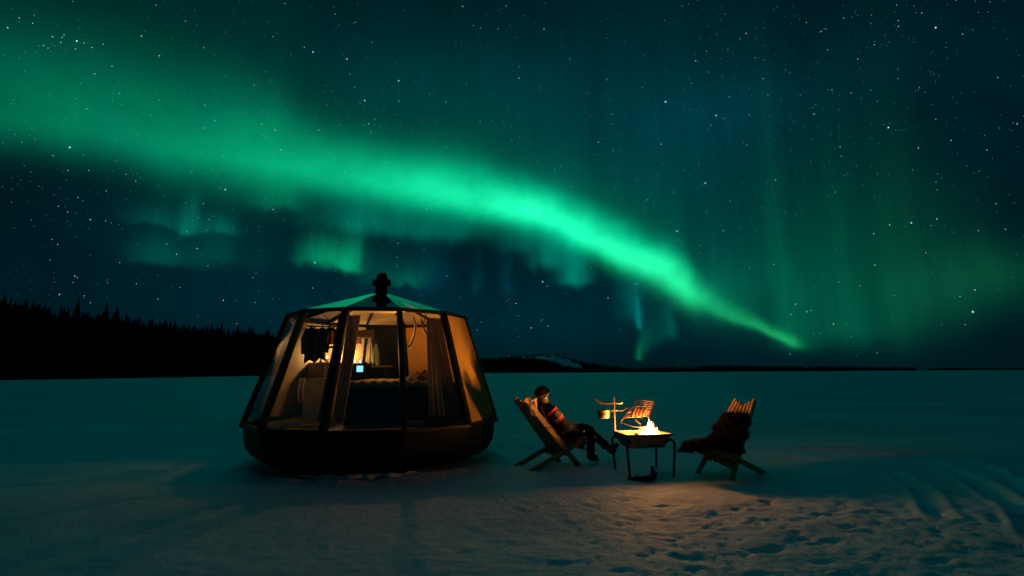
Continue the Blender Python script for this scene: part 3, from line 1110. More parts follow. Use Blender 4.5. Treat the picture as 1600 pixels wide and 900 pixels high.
# bed: dark base, mattress, knitted throw
bed = empty('bed', (-1.55, 7.9, FZ))
tag(bed, 'high dark bed with a pale knitted throw behind the front glass', 'bed')
mb = MB()
L = lambda x, y, z: (x + 1.55, y - 7.9, z - FZ)
mb.slab([L(-2.30, 7.16, FZ + .001), L(-0.93, 7.16, FZ + .001), L(-0.68, 7.75, FZ + .001), L(-0.85, 8.60, FZ + .001), L(-1.35, 8.98, FZ + .001), L(-2.30, 8.98, FZ + .001)], 0.42, (0, 0, 1))
mb.build('bed_base', 'bed_dark', bed)
mb = MB()
mb.slab([L(-2.28, 7.13, .985), L(-0.98, 7.13, .985), L(-0.74, 7.75, .985), L(-0.92, 8.55, .985), L(-1.38, 8.9, .985), L(-2.28, 8.9, .985)], 0.125, (0, 0, 1))
mb.build('mattress', 'bed_dark', bed)
# throw: rippled sheet over the front edge
vs, fs = [], []
nu, nv = 60, 14
path = [(0.0, 1.062), (0.005, 1.10), (0.03, 1.135), (0.10, 1.14), (0.5, 1.135), (1.0, 1.15), (1.55, 1.14)]
for i in range(nu + 1):
    x = -2.26 + 1.30 * i / nu
    for j in range(nv + 1):
        t = j / nv * (len(path) - 1)
        k = min(int(t), len(path) - 2)
        u = t - k
        yy = path[k][0] * (1 - u) + path[k + 1][0] * u
        zz = path[k][1] * (1 - u) + path[k + 1][1] * u
        rip = 0.012 * math.sin(i * 0.9 + 0.6 * math.sin(j)) + 0.008 * math.sin(i * 2.3 + j)
        vs.append(L(x, 7.105 + yy - 0.3 * rip, zz + rip))
for i in range(nu):
    for j in range(nv):
        a = i * (nv + 1) + j
        fs.append((a, a + nv + 1, a + nv + 2, a + 1))
MB().add(vs, fs).build('throw', 'knit', bed, smooth=True)
# rumpled quilt heaped at the right end
mb = MB()
vs, fs = [], []
for i in range(25):
    for j in range(15):
        x, y = -1.62 + 0.62 * i / 24, 7.35 + 0.75 * j / 14
        s = math.sin(math.pi * i / 24) ** .5 * math.sin(math.pi * j / 14) ** .5
        z = 1.14 + s * (0.05 + 0.13 * (i / 24)) + 0.03 * s * math.sin(i * 1.1 + 2 * math.sin(j * .6)) + 0.015 * math.sin(j * 1.7 + i * .5) * s
        vs.append((x + 1.31, y - 7.7, z - 1.14))
for i in range(24):
    for j in range(14):
        a = i * 15 + j
        fs.append((a, a + 15, a + 16, a + 1))
o = mb.add(vs, fs).build('quilt', 'quilt', smooth=True, loc=(-1.31, 7.7, 1.15))
tag(o, 'rumpled brown quilt heaped on the right end of the bed', 'quilt')

# cabinet on the left, back counter under the shelf
cab = empty('cabinet', (-3.14, 8.62, FZ))
tag(cab, 'brown wooden cabinet carrying candles under the hanging jackets', 'cabinet')
Mz = Matrix.Rotation(R(-38), 4, 'Z')
MB().box((-.30, -.20, 0.0), (.30, .20, .84), Mz).build('carcass', 'cabinet_wood', cab)
MB().box((-.32, -.215, .842), (.32, .21, .87), Mz).build('worktop', 'cabinet_wood', cab)
for s in (-1, 1):
    d = MB().box((-.285 if s < 0 else .006, -.222, .03), (-.006 if s < 0 else .285, -.203, .82), Mz).build('cabinet_door', 'cabinet_wood', cab)
    MB().tube([Mz @ Vector((.03 * s, -.235, .5)), Mz @ Vector((.03 * s, -.235, .6))], .008, 6).build('handle', 'steel_bright', d)
cou = empty('counter', (-2.52, 9.05, FZ))
tag(cou, 'dark low counter with candles along the back wall', 'counter')
Mz = Matrix.Rotation(R(-8), 4, 'Z')
MB().box((-.42, -.22, 0), (.36, .20, .79), Mz).build('carcass', 'door_black', cou)
MB().box((-.44, -.24, .792), (.38, .21, .82), Mz).build('worktop', 'cabinet_wood', cou)

emit_mat('candle_flame', (1.0, 0.55, 0.18), 30.0)


def candle(x, y, z, h, label, power):
    e = empty('candle', (x, y, z))
    tag(e, label, 'candle', 'candles lit inside the hut')
    MB().lathe([(.020, 0), (.022, .004), (.021, h - .004), (.016, h), (.006, h - .006)], (0, 0, 0), 12).build('wax_body', 'wax', e, smooth=True)
    MB().tube([(0, 0, h - .008), (0.001, 0, h + .008)], .0015, 5).build('wick', 'charcoal', e)
    MB().lathe([(.001, h + .004), (.006, h + .011), (.0085, h + .019), (.006, h + .031), (.0008, h + .046)], (0, 0, 0), 10).build('flame', 'candle_flame', e, smooth=True)
    li = bpy.data.lights.new('candle_light', 'POINT')
    li.energy = power
    li.color = (1.0, 0.56, 0.20)
    li.shadow_soft_size = 0.02
    lo = bpy.data.objects.new('candle_light', li)
    COL.objects.link(lo)
    lo.parent = e
    lo.location = (0, 0, h + 0.075)


candle(-3.25, 8.60, FZ + .872, .05, 'lit candle at the left end of the cabinet', 2.49)
candle(-3.12, 8.50, FZ + .872, .07, 'tall lit candle in the middle of the cabinet top', 2.49)
candle(-3.02, 8.42, FZ + .872, .06, 'lit candle at the right end of the cabinet', 3.26)
candle(-2.86, 8.98, FZ + .822, .05, 'lit candle at the left end of the back counter', 2.28)
candle(-2.74, 8.98, FZ + .822, .06, 'second lit candle from the left on the back counter', 2.28)
candle(-2.62, 8.90, FZ + .822, .05, 'lit candle at the right end of the row on the back counter', 2.28)

# glowing little screen
emit_mat('screen_blue', (0.22, 0.55, 1.0), 2.2)
scr = empty('speaker_screen', (-2.53, 8.62, 1.165))
tag(scr, 'small black box with a glowing pale blue screen behind the bed', 'screen')
MB().box((-.13, -.05, 0), (.13, .08, .03)).build('stand', 'door_black', scr)
MB().box((-.16, -.02, .03), (.16, .06, .25)).build('case', 'door_black', scr)
MB().box((-.055, -.026, .11), (.05, -.021, .21)).build('display', 'screen_blue', scr)


def cloth(name, label, cat, cx, cy, zt, w, h, m, folds=3, depth=.04, yaw=0.0, flare=1.0, group=None, seed=0, pinch=0.3):
    """a hanging piece of cloth: gathered at the top, pleated, uneven hem; closed with a back side"""
    r = random.Random(seed)
    nu, nv = folds * 8, 14
    M = Matrix.Rotation(yaw, 3, 'Z')
    front, backv = [], []
    ph = r.uniform(0, 6)
    for j in range(nv + 1):
        t = j / nv
        ww = w * ((1 - pinch) + pinch * min(1, t * 2.2)) * (1 + (flare - 1) * t)
        for i in range(nu + 1):
            u = i / nu
            x = (u - .5) * ww + 0.02 * w * math.sin(t * 5 + ph)
            y = depth * (0.35 + .65 * t) * math.sin(u * folds * 2 * math.pi + ph + .7 * math.sin(t * 3)) + .3 * depth * math.sin(u * 17 + t * 4)
            z = -h * t * (1 + 0.05 * math.sin(u * 7 + ph)) - (0.02 * h * math.sin(u * folds * 6.3) if j == 0 else 0)
            front.append(M @ Vector((x, y, z)))
            backv.append(M @ Vector((x, y + .008, z)))
    k = len(front)
    fs = []
    for j in range(nv):
        for i in range(nu):
            a = j * (nu + 1) + i
            fs.append((a, a + 1, a + nu + 2, a + nu + 1))
            fs.append((k + a + nu + 1, k + a + nu + 2, k + a + 1, k + a))
    o = MB().add(front + backv, fs).build(name, m, smooth=True, loc=(cx, cy, zt))
    return tag(o, label, cat, group)


# clothes on a rail over the cabinet
rail = MB().tube([(-3.28, 8.18, 2.0), (-2.78, 8.34, 2.0)], .012, 8).build('clothes_rail', 'cabinet_wood')
tag(rail, 'thin wooden rail holding the jackets over the cabinet', 'rail')


def jacket(label, x, y, zt, w, h, m, seed):
    e = empty('jacket', (x, y, zt))
    tag(e, label, 'jacket', 'jackets hung inside the hut')
    b = cloth('jacket_body', None, None, 0, 0, 0, w, h, m, 2, .05, R(25), 1.1, seed=seed, pinch=.45)
    b.parent = e
    for s in (-1, 1):
        MB().tube([(s * w * .32, s * .04, -.03), (s * w * .52, s * .05 - .02, -.2), (s * w * .50, s * .05 - .03, -h * .78)], [.04, .055, .04], 8).build('sleeve', m, e, smooth=True)
    MB().tube([(0, 0, .04), (0, 0, -.02)], .01, 6).build('hanger_loop', m, e)


jacket('long black jacket hanging at the left end of the rail', -3.21, 8.20, 1.985, .16, .55, 'cloth_black', 3)
jacket('black jacket hanging second from the left over the cabinet', -3.06, 8.24, 1.985, .15, .52, 'cloth_black', 8)
jacket('short dark jacket bunched beside the orange cloth', -2.94, 8.28, 1.985, .19, .26, 'cloth_black', 5)
cloth('orange_cloth', 'bright orange cloth hanging among the dark jackets', 'cloth', -2.87, 8.20, 1.92, .14, .19, 'cloth_orange', 2, .03, R(25), 1.2, seed=2)
mb = MB().tube([(-3.02, 8.18, 1.72), (-2.95, 8.18, 1.64), (-2.87, 8.18, 1.67), (-2.80, 8.2, 1.62), (-2.77, 8.2, 1.53)], [.010, .016, .018, .016, .010], 8)
tag(mb.build('scarf', 'cloth_black', smooth=True), 'thin dark scarf looping below the orange cloth', 'scarf')

# shelf and the small things under it
sh = empty('shelf', (-2.54, 8.82, 1.85))
tag(sh, 'short brown wall shelf high on the back wall', 'shelf')
MB().box((-.16, -.10, 0), (.14, .10, .025)).build('shelf_board', 'cabinet_wood', sh)
MB().box((-.155, .06, .027), (.135, .09, .14)).build('shelf_back', 'cabinet_wood', sh)
MB().box((-.155, -.09, .027), (-.13, .058, .13)).build('shelf_side', 'cabinet_wood', sh)
cloth('pink_mitten', 'small pink and white mitten hanging under the shelf', 'mitten', -2.60, 8.70, 1.845, .09, .10, 'cloth_pink', 1, .02, 0, 1.1, seed=4)
cloth('hanging_towel', 'narrow cream towel hanging left of the black door', 'towel', -2.50, 9.02, 1.87, .09, .44, 'linen', 2, .02, 0, 1.25, seed=6, pinch=.6)
cloth('hanging_towel', 'pale mint towel hanging against the black door', 'towel', -2.38, 9.0, 1.76, .10, .36, 'cloth_mint', 2, .02, 0, 1.2, seed=9, pinch=.6)
cloth('hanging_towel', 'cream towel hanging low beside the cabinet by the left glass', 'towel', -3.22, 7.98, 1.18, .14, .37, 'linen', 2, .02, R(20), .8, seed=12, pinch=.3)

# armchair under a pale throw
arm = empty('armchair', (-2.80, 7.62, FZ))
tag(arm, 'rounded armchair under a pale throw behind the left front glass', 'armchair')
vs, fs = [], []
nu, nv = 20, 12
for j in range(nv + 1):
    t = j / nv
    z = .63 * math.sin(min(1, t * 1.02) * math.pi / 2)
    rr = .235 * (1 - .30 * t ** 3) * (0.15 if j == nv else 1)
    for i in range(nu):
        a = 2 * math.pi * i / nu
        q = 1 + .05 * math.sin(a * 7 + 2 * t) * (1 - t)
        vs.append((rr * q * math.cos(a), .20 * (rr / .235) * q * math.sin(a), z))
for j in range(nv):
    for i in range(nu):
        fs.append((j * nu + i, j * nu + (i + 1) % nu, (j + 1) * nu + (i + 1) % nu, (j + 1) * nu + i))
fs.append(tuple(nv * nu + i for i in range(nu)))
MB().add(vs, fs).build('throw', 'linen', arm, smooth=True)
MB().box((-.20, .05, 0.0), (.20, .42, .26)).build('seat', 'bed_dark', arm)
for s in (-1, 1):
    MB().box((-.03 + .225 * s, .08, 0.0), (.03 + .225 * s, .44, .40)).build('armrest', 'bed_dark', arm)

# curtains tied along the glass


def curtain(label, top0, top1, bot0, bot1, m, folds, seed):
    r = random.Random(seed)
    nu, nv = folds * 8, 22
    t0, t1, b0, b1 = (Vector(p) for p in (top0, top1, bot0, bot1))
    base = (b0 + b1) / 2
    nrm = (t1 - t0).cross(b0 - t0).normalized()
    front, backv = [], []
    for j in range(nv + 1):
        t = j / nv
        for i in range(nu + 1):
            u = i / nu
            p = t0.lerp(t1, u).lerp(b0.lerp(b1, u), t)
            d = (.012 + .016 * t) * math.sin(u * folds * 2 * math.pi + .4 * math.sin(3 * t + seed)) + .006 * math.sin(u * 23 + t * 5)
            if j == 0:
                p = p + Vector((0, 0, .02 * abs(math.sin(u * folds * math.pi))))
            front.append(p + nrm * d - base)
            backv.append(p + nrm * (d + .006) - base)
    k = len(front)
    fs = []
    for j in range(nv):
        for i in range(nu):
            a = j * (nu + 1) + i
            fs += [(a, a + 1, a + nu + 2, a + nu + 1), (k + a + nu + 1, k + a + nu + 2, k + a + 1, k + a)]
    o = MB().add(front + backv, fs).build('curtain', m, smooth=True, loc=base)
    tag(o, label, 'curtain', 'curtains behind the hut glass')


curtain('beige curtain gathered at the left edge of the front glass', (-2.22, 6.90, 2.02), (-2.06, 6.93, 2.02), (-2.20, 6.44, .70), (-2.06, 6.44, .70), 'curtain', 4, 1)
curtain('dark curtain gathered at the right edge of the glass with the jackets', (-2.36, 6.92, 2.02), (-2.25, 6.89, 2.02), (-2.42, 6.56, .68), (-2.30, 6.50, .68), 'curtain_dark', 3, 2)
curtain('wide grey beige curtain gathered beside the blank orange panel', (-1.20, 7.16, 2.0), (-1.02, 7.30, 2.0), (-1.07, 6.72, .70), (-.72, 7.05, .70), 'curtain', 6, 3)

# antlers on the right wall


def antler(label, x, y, z, mirror, seed):
    mb = MB()
    s = mirror
    P = lambda a, b, c: (a * s, b, c)
    mb.tube([P(0, 0, 0), P(.03, -.02, -.10), P(.07, -.04, -.20), P(.16, -.06, -.30), P(.27, -.07, -.37), P(.33, -.06, -.36), P(.36, -.05, -.28)], [.016, .016, .017, .017, .016, .013, .005], 8)
    mb.tube([P(.05, -.03, -.16), P(.01, -.08, -.05), P(.015, -.10, .06)], [.012, .010, .004], 7)
    mb.tube([P(.03, -.02, -.10), P(.06, -.07, 0), P(.07, -.08, .10)], [.012, .010, .004], 7)
    mb.tube([P(.06, -.08, 0.02), P(.10, -.09, .08), P(.12, -.09, .11)], [.009, .007, .003], 7)
    mb.tube([P(.30, -.07, -.37), P(.33, -.10, -.41)], [.012, .005], 7)
    o = mb.build('antler', 'antler', smooth=True, loc=(x, y, z))
    tag(o, label, 'antler', 'antlers hung on the hut wall')


antler('large curved antler hanging on the right wall of the hut', -1.42, 7.98, 2.07, 1, 1)
antler('small antler half hidden behind the middle post', -1.50, 8.0, 2.02, -0.35, 2)
# pendant bulb that warms the right wall
emit_mat('bulb_glow', (1.0, 0.50, 0.14), 14.0)
pe = empty('pendant_lamp', (-1.78, 8.22, 1.93))
tag(pe, 'small warm bulb hanging behind the middle post beside the antlers', 'lamp')
MB().tube([(0, 0, .06), (0, 0, .32)], .004, 6).build('cord', 'cloth_black', pe)
MB().tube([(0, 0, .035), (0, 0, .065)], .014, 10).build('socket', 'brass', pe)
MB().lathe([(.004, -.03), (.02, -.022), (.028, 0), (.022, .02), (.013, .036)], (0, 0, 0), 14).build('bulb', 'bulb_glow', pe, smooth=True)
li = bpy.data.lights.new('bulb_light', 'POINT')
li.energy = 12.0
li.color = (1.0, 0.43, 0.09)
li.shadow_soft_size = 0.03
lo = bpy.data.objects.new('bulb_light', li)
COL.objects.link(lo)
lo.parent = pe
lo.location = (0, -0.06, -0.06)

# small things on the floor behind the glass
o = MB().box((-.09, -.07, 0), (.09, .07, .06)).box((-.095, -.075, .061), (.095, .075, .075)).build('yellow_box', 'plastic_yellow', loc=(-1.26, 6.92, FZ + .003))
tag(o, 'small yellow box on the floor right of the middle post', 'box')
cloth('wool_hat', 'crumpled purple patterned wool piece behind the yellow box', 'cloth', -1.22, 7.06, FZ + .15, .16, .14, 'cloth_purple', 2, .05, 0, 1.3, seed=14)
vs, fs = [], []
for i in range(19):
    for j in range(9):
        vs.append((.62 * (i / 18 - .5), .46 * (j / 8 - .5), .012 + .008 * math.sin(i * .8 + j) + .006 * math.sin(j * 2.2)))
for i in range(18):
    for j in range(8):
        fs.append((i * 9 + j, i * 9 + 9 + j, i * 9 + 10 + j, i * 9 + j + 1))
o = MB().add(vs, fs).build('rug', 'quilt', smooth=True, loc=(-2.95, 7.08, FZ + .003))
tag(o, 'small rumpled brown rug on the floor behind the left glass', 'rug')
for k, (x, y, lab) in enumerate(((-2.98, 6.82, 'pale slipper nearest the left glass on the hut floor'), (-2.82, 6.76, 'pale slipper right of the other one on the hut floor'))):
    mb = MB().tube([(-.11, 0, .03), (-.04, .0, .035), (.04, 0, .05), (.10, 0, .055), (.125, 0, .045)], [.028, .034, .036, .036, .02], 10)
    o = mb.build('slipper', 'linen', smooth=True, loc=(x, y, FZ + .004))
    tag(o, lab, 'slipper', 'slippers on the hut floor')


# ------------------------------------------------------------------ wooden stick chairs
def line_pt(p, q, t):
    return (p[0] + (q[0] - p[0]) * t, p[1] + (q[1] - p[1]) * t)


def make_chair(name, label, loc, yaw, sc=1.0):
    e = empty(name, loc, yaw)
    e.scale = (sc, sc, sc)
    tag(e, label, 'chair', 'folding stick chairs by the fire')
    top, foot = (-0.02, 0.92), (0.76, 0.0)
    sf, rf = (0.84, 0.34), (0.0, 0.0)
    rr = random.Random(4)
    for i in range(13):
        y = (i - 6) * 0.0415
        c = abs(i - 6) / 6.0
        if i % 2 == 0:
            drop = 0.075 * (1 - c ** 1.5) + rr.uniform(-.008, .008)
            a = line_pt(top, foot, drop)
            b = line_pt(top, foot, 1.0 if i in (0, 12) else 0.81)
            n = (0.763, 0, 0.647)
            name_, w, d = ('back_slat', .034, .070)
        else:
            a = line_pt(sf, rf, 0.05 * (1 - c) + rr.uniform(-.01, .01))
            b = line_pt(sf, rf, 1.0 if i in (1, 11) else 0.46)
            n = (-0.42, 0, 0.90)
            name_, w, d = ('seat_slat', .034, .066)
        mb = MB()
        fan = lambda p: y * (1.0 - 0.46 * max(0.0, (p[1] - 0.25) / 0.67)) if i % 2 == 0 else y
        pts = [Vector((a[0], fan(a), a[1])), Vector((b[0], y, b[1]))]
        mb.beam(pts[0], pts[1], w, d, n, cham=.2)
        mb.build(name_, 'wood_back' if i % 2 == 0 else 'wood_seat', e)
    for (s, z) in ((0.565, 0.229), (0.30, 0.545), (0.755, 0.305)):
        MB().tube([(s, -.262, z), (s, .262, z)], 0.0085, 8).build('dowel', 'steel_soot', e)
    return e


CL = dict(loc=(0.117, 7.058, -0.02), yaw=R(29.0))
CR = dict(loc=(3.05, 6.90, -0.02), yaw=R(213.0))
chair_l = make_chair('stick_chair', 'wooden slatted stick chair with the seated person in it', CL['loc'], CL['yaw'])
chair_r = make_chair('stick_chair', 'wooden slatted stick chair covered by a dark fur hide', CR['loc'], CR['yaw'], 0.965)


# ------------------------------------------------------------------ fur hides
def make_hide(name, label, loc, yaw, path, widths, offs, blades, blade_len, seed, m='fur'):
    r = random.Random(seed)
    P = [Vector((a, 0, b)) for a, b in path]
    nv = 40
    nu = 22
    pts, nrm, wid, off = [], [], [], []
    for j in range(nv + 1):
        t = j / nv * (len(P) - 1)
        k = min(int(t), len(P) - 2)
        u = t - k
        u2 = u * u * (3 - 2 * u)
        pts.append(P[k].lerp(P[k + 1], u))
        wid.append(widths[k] + (widths[k + 1] - widths[k]) * u2)
        off.append(offs[k] + (offs[k + 1] - offs[k]) * u2)
    for _ in range(3):
        pts = [pts[0]] + [(pts[j - 1] + pts[j] * 2 + pts[j + 1]) / 4 for j in range(1, nv)] + [pts[-1]]
    for j in range(nv + 1):
        d = (pts[min(j + 1, nv)] - pts[max(j - 1, 0)]).normalized()
        n = Vector((-d.z, 0, d.x))
        nrm.append(n if n.z > -0.2 else n)
    upper, lower, un = [], [], []
    for j in range(nv + 1):
        for i in range(nu + 1):
            u = i / nu * 2 - 1
            ragged = 1 + .16 * math.sin(j * 1.3 + 3 * (u > 0)) + .10 * math.sin(j * .47 + 5 * (u > 0))
            y = u * wid[j] * ragged
            edge = max(0.0, 1 - abs(u) ** 3)
            end = min(1, j / 3, (nv - j) / 3) ** .5
            lump = off[j] * (.55 + .45 * edge) + .018 * math.sin(i * 1.1 + j * .8) + .012 * math.sin(j * 1.9 - i * .7)
            p = pts[j] + Vector((0, y, 0))
            sag = -0.10 * max(0, abs(y) - .25)
            up = p + nrm[j] * (0.012 + max(.012, lump) * end * (.35 + .65 * edge)) + Vector((0, 0, sag))
            upper.append(up)
            lower.append(p + nrm[j] * .004 + Vector((0, 0, sag)))
            un.append(nrm[j])
    k = len(upper)
    W = nu + 1
    fs = []
    for j in range(nv):
        for i in range(nu):
            a = j * W + i
            fs += [(a, a + 1, a + W + 1, a + W), (k + a + W, k + a + W + 1, k + a + 1, k + a)]
    for j in range(nv):
        a, b = j * W, j * W + nu
        fs += [(a, a + W, k + a + W, k + a), (b + W, b, k + b, k + b + W)]
    for i in range(nu):
        a, b = i, nv * W + i
        fs += [(a + 1, a, k + a, k + a + 1), (b, b + 1, k + b + 1, k + b)]
    e = empty(name, loc, yaw)
    tag(e, label, 'fur hide')
    MB().add(upper + lower, fs).build('hide', m, e, smooth=True)
    vs, bf = [], []
    for _ in range(blades):
        j, i = r.randrange(nv), r.randrange(nu)
        if r.random() < .35:
            i = r.choice((0, nu - 1))
        a = j * W + i
        p = upper[a].lerp(upper[a + W + 1], r.random()).lerp(upper[a + 1], r.random() * .5)
        out = Vector((0, (1 if i > nu / 2 else -1) * (abs(i - nu / 2) / (nu / 2)) ** 3, 0))
        d = (un[a] * .55 + out * .9 + Vector((r.uniform(-.5, .5), r.uniform(-.5, .5), -.35 + r.uniform(-.3, .3)))).normalized()
        ln = blade_len * r.uniform(.5, 1.3)
        sd = d.orthogonal().normalized() * (.004 + .004 * r.random())
        q = len(vs)
        vs += [p - sd, p + sd, p + d * ln + Vector((0, 0, -.2 * ln))]
        bf.append((q, q + 1, q + 2))
    f = MB().add(vs, bf).build('fur', m, e)
    tag(f, kind='stuff')
    return e


sc = .965
make_hide('fur_hide', 'dark shaggy fur hide draped over the right chair down to the snow', CR['loc'], CR['yaw'],
          [(.13 * sc, .755 * sc), (.25 * sc, .62 * sc), (.38 * sc, .47 * sc), (.52 * sc, .32 * sc), (.63 * sc, .29 * sc), (.76 * sc, .335 * sc), (.88 * sc, .375 * sc), (.96, .375), (1.08, .37), (1.24, .33)],
          [.13, .18, .22, .25, .26, .25, .22, .16, .10, .04], [.05, .08, .11, .13, .12, .09, .06, .045, .04, .03], 9000, .075, 2)
make_hide('fur_hide', 'brown fur hide under the seated person hanging off the chair front', CL['loc'], CL['yaw'],
          [(.20, .705), (.33, .55), (.46, .40), (.57, .285), (.68, .312), (.80, .36), (.865, .37), (.905, .31), (.91, .21)],
          [.15, .17, .20, .22, .23, .23, .22, .18, .12], [.008, .008, .008, .008, .01, .012, .016, .016, .016], 2200, .03, 6, 'wood_end')

# rope knotted over the back of the left chair
mb = MB()
lc = Matrix.Translation(CL['loc']) @ Matrix.Rotation(CL['yaw'], 4, 'Z')
W = lambda s, y, z: lc @ Vector((s, y, z))
o_rope = empty('rope', W(0.02, -.1, .93))
mb.tube([W(.07, -.17, .84) - o_rope.location, W(.03, -.15, .935) - o_rope.location, W(-.01, -.11, .955) - o_rope.location, W(.05, -.07, .93) - o_rope.location, W(.10, -.05, .88) - o_rope.location, W(.13, -.10, .80) - o_rope.location], .011, 7)
mb.tube([W(.06, -.15, .90) - o_rope.location, W(.11, -.16, .93) - o_rope.location, W(.14, -.12, .88) - o_rope.location, W(.16, -.12, .78) - o_rope.location, W(.17, -.14, .70) - o_rope.location], [.02, .03, .026, .014, .008], 8)
mb.build('coil', 'rope', o_rope, smooth=True)
mb = MB()
for k in range(5):
    mb.tube([W(.02 + .02 * k, -.178, .86 - .02 * k) - o_rope.location, W(.03 + .02 * k, -.192, .78 - .02 * k) - o_rope.location, W(.03 + .022 * k, -.190, .72 - .03 * (k % 2)) - o_rope.location], [.006, .005, .003], 6)
mb.build('fringe', 'rope', o_rope, smooth=True)
tag(o_rope, 'tan rope with frayed ends knotted over the left chair back', 'rope')


# ------------------------------------------------------------------ seated person
def skin_mesh(verts, edges, radii, root, levels=2):
    me = bpy.data.meshes.new('tmp')
    me.from_pydata(verts, edges, [])
    ob = bpy.data.objects.new('tmp', me)
    COL.objects.link(ob)
    md = ob.modifiers.new('skin', 'SKIN')
    md.use_smooth_shade = True
    md.branch_smoothing = 0.6
    for i, sv in enumerate(me.skin_vertices[0].data):
        r = radii[i]
        sv.radius = r if isinstance(r, tuple) else (r, r)
        sv.use_root = (i == root)
    sb = ob.modifiers.new('sub', 'SUBSURF')
    sb.levels = sb.render_levels = levels
    dg = bpy.context.evaluated_depsgraph_get()
    dg.update()
    out = bpy.data.meshes.new_from_object(ob.evaluated_get(dg))
    bpy.data.objects.remove(ob)
    return out


J = {  # chair frame: s forward, y to the person's left, z up
    'pelvis': ((.63, 0, .43), (.155, .125)), 'waist': ((.545, 0, .55), (.150, .120)), 'chest': ((.42, 0, .70), (.175, .125)),
    'neck0': ((.345, 0, .83), .088), 'neck1': ((.338, 0, .892), .072), 'jaw': ((.350, .012, .935), (.078, .074)), 'skull': ((.335, .010, .990), (.092, .086)), 'crown': ((.322, .008, 1.035), .062),
    'shR': ((.355, -.185, .775), .078), 'elR': ((.50, -.285, .575), .062), 'wrR': ((.70, -.185, .535), .044), 'haR': ((.76, -.15, .54), .038),
    'shL': ((.36, .185, .775), .078), 'elL': ((.53, .27, .565), .062), 'wrL': ((.72, .12, .54), .044), 'haL': ((.78, .07, .545), .038),
    'hipR': ((.70, -.095, .42), .098), 'knR': ((1.06, -.13, .475), .072), 'caR': ((1.05, -.13, .33), .062), 'anR': ((1.03, -.13, .105), .050), 'toR': ((1.16, -.15, .055), .042),
    'hipL': ((.70, .095, .42), .098), 'knL': ((1.12, .08, .475), .072), 'caL': ((1.27, .075, .35), .064), 'anL': ((1.57, .06, .12), .050), 'toL': ((1.71, .06, .22), .040),
    'heR': ((.995, -.128, .055), .040), 'heL': ((1.595, .06, .055), .038),
}
E_ = [('pelvis', 'waist'), ('waist', 'chest'), ('chest', 'neck0'), ('neck0', 'neck1'), ('neck1', 'jaw'), ('jaw', 'skull'), ('skull', 'crown'),
      ('chest', 'shR'), ('shR', 'elR'), ('elR', 'wrR'), ('wrR', 'haR'), ('chest', 'shL'), ('shL', 'elL'), ('elL', 'wrL'), ('wrL', 'haL'),
      ('pelvis', 'hipR'), ('hipR', 'knR'), ('knR', 'caR'), ('caR', 'anR'), ('anR', 'toR'), ('anR', 'heR'), ('pelvis', 'hipL'), ('hipL', 'knL'), ('knL', 'caL'), ('caL', 'anL'), ('anL', 'toL'), ('anL', 'heL')]
names = list(J)
V_ = [J[n][0] for n in names]
Rd = [J[n][1] for n in names]
bm_me = skin_mesh(V_, [(names.index(a), names.index(b)) for a, b in E_], Rd, 0)
MI = {'jacket': 0, 'jacket_tan': 1, 'trousers': 2, 'skin': 3, 'boot': 4}
for mn in MI:
    bm_me.materials.append(MATS[mn])
bone_mat = {}
for a, b in E_:
    if b in ('hipR', 'knR', 'caR', 'anR', 'hipL', 'knL', 'caL', 'anL'):
        bone_mat[(a, b)] = 2
    elif b in ('toR', 'toL', 'heR', 'heL'):
        bone_mat[(a, b)] = 4
    elif b in ('jaw', 'skull', 'crown', 'neck1'):
        bone_mat[(a, b)] = 3
    else:
        bone_mat[(a, b)] = 0


def seg_d(p, a, b):
    d = b - a
    t = max(0, min(1, (p - a).dot(d) / d.length_squared))
    return (p - a - d * t).length, t


for pl in bm_me.polygons:
    c = pl.center
    best = min(((seg_d(c, Vector(J[a][0]), Vector(J[b][0])), (a, b)) for a, b in E_), key=lambda q: q[0][0])
    (d, t), ed = best
    mi = bone_mat[ed]
    if ed in (('shR', 'elR'), ('shL', 'elL')) and 0.22 < t < 0.62:
        mi = 1
    if ed in (('elR', 'wrR'), ('elL', 'wrL')) and 0.34 < t < 0.52:
        mi = 1
    if ed == ('chest', 'neck0') and t > 0.45:
        mi = 1
    if ed == ('neck0', 'neck1'):
        mi = 1
    if ed in (('pelvis', 'waist'),) and t < 0.1:
        mi = 2
    if ed in (('caR', 'anR'), ('caL', 'anL')) and t > 0.62:
        mi = 4
    if ed in (('wrR', 'haR'), ('wrL', 'haL')):
        mi = 0 if t < .2 else 4
    pl.material_index = mi
person = empty('person', CL['loc'], CL['yaw'])
tag(person, 'person in dark jacket and beanie leaning back in the left chair', 'person')
# hands and face grown onto the body mesh
bm = bmesh.new()
bm.from_mesh(bm_me)
ex = MB()
for wr, ha, s in (('wrR', 'haR', 1), ('wrL', 'haL', -1)):
    w, h = Vector(J[wr][0]), Vector(J[ha][0])
    f = (h - w).normalized()
    sd = f.cross(Vector((0, 0, 1))).normalized()
    upv = sd.cross(f)
    for k, (o_, ln) in enumerate(((-.027, .062), (-.009, .072), (.009, .070), (.026, .055))):
        b = h + sd * o_ + f * .012
        ex.tube([b - f * .02, b + f * ln * .4 - upv * .004, b + f * ln * .75 - upv * .020, b + f * ln * .85 - upv * .042], [.0105, .0105, .0095, .0075], 8, mi=4)
    b = h - f * .03 - sd * .034 * s
    ex.tube([b, b + f * .03 - sd * .018 * s, b + f * .055 - sd * .012 * s - upv * .012], [.012, .011, .008], 8, mi=4)
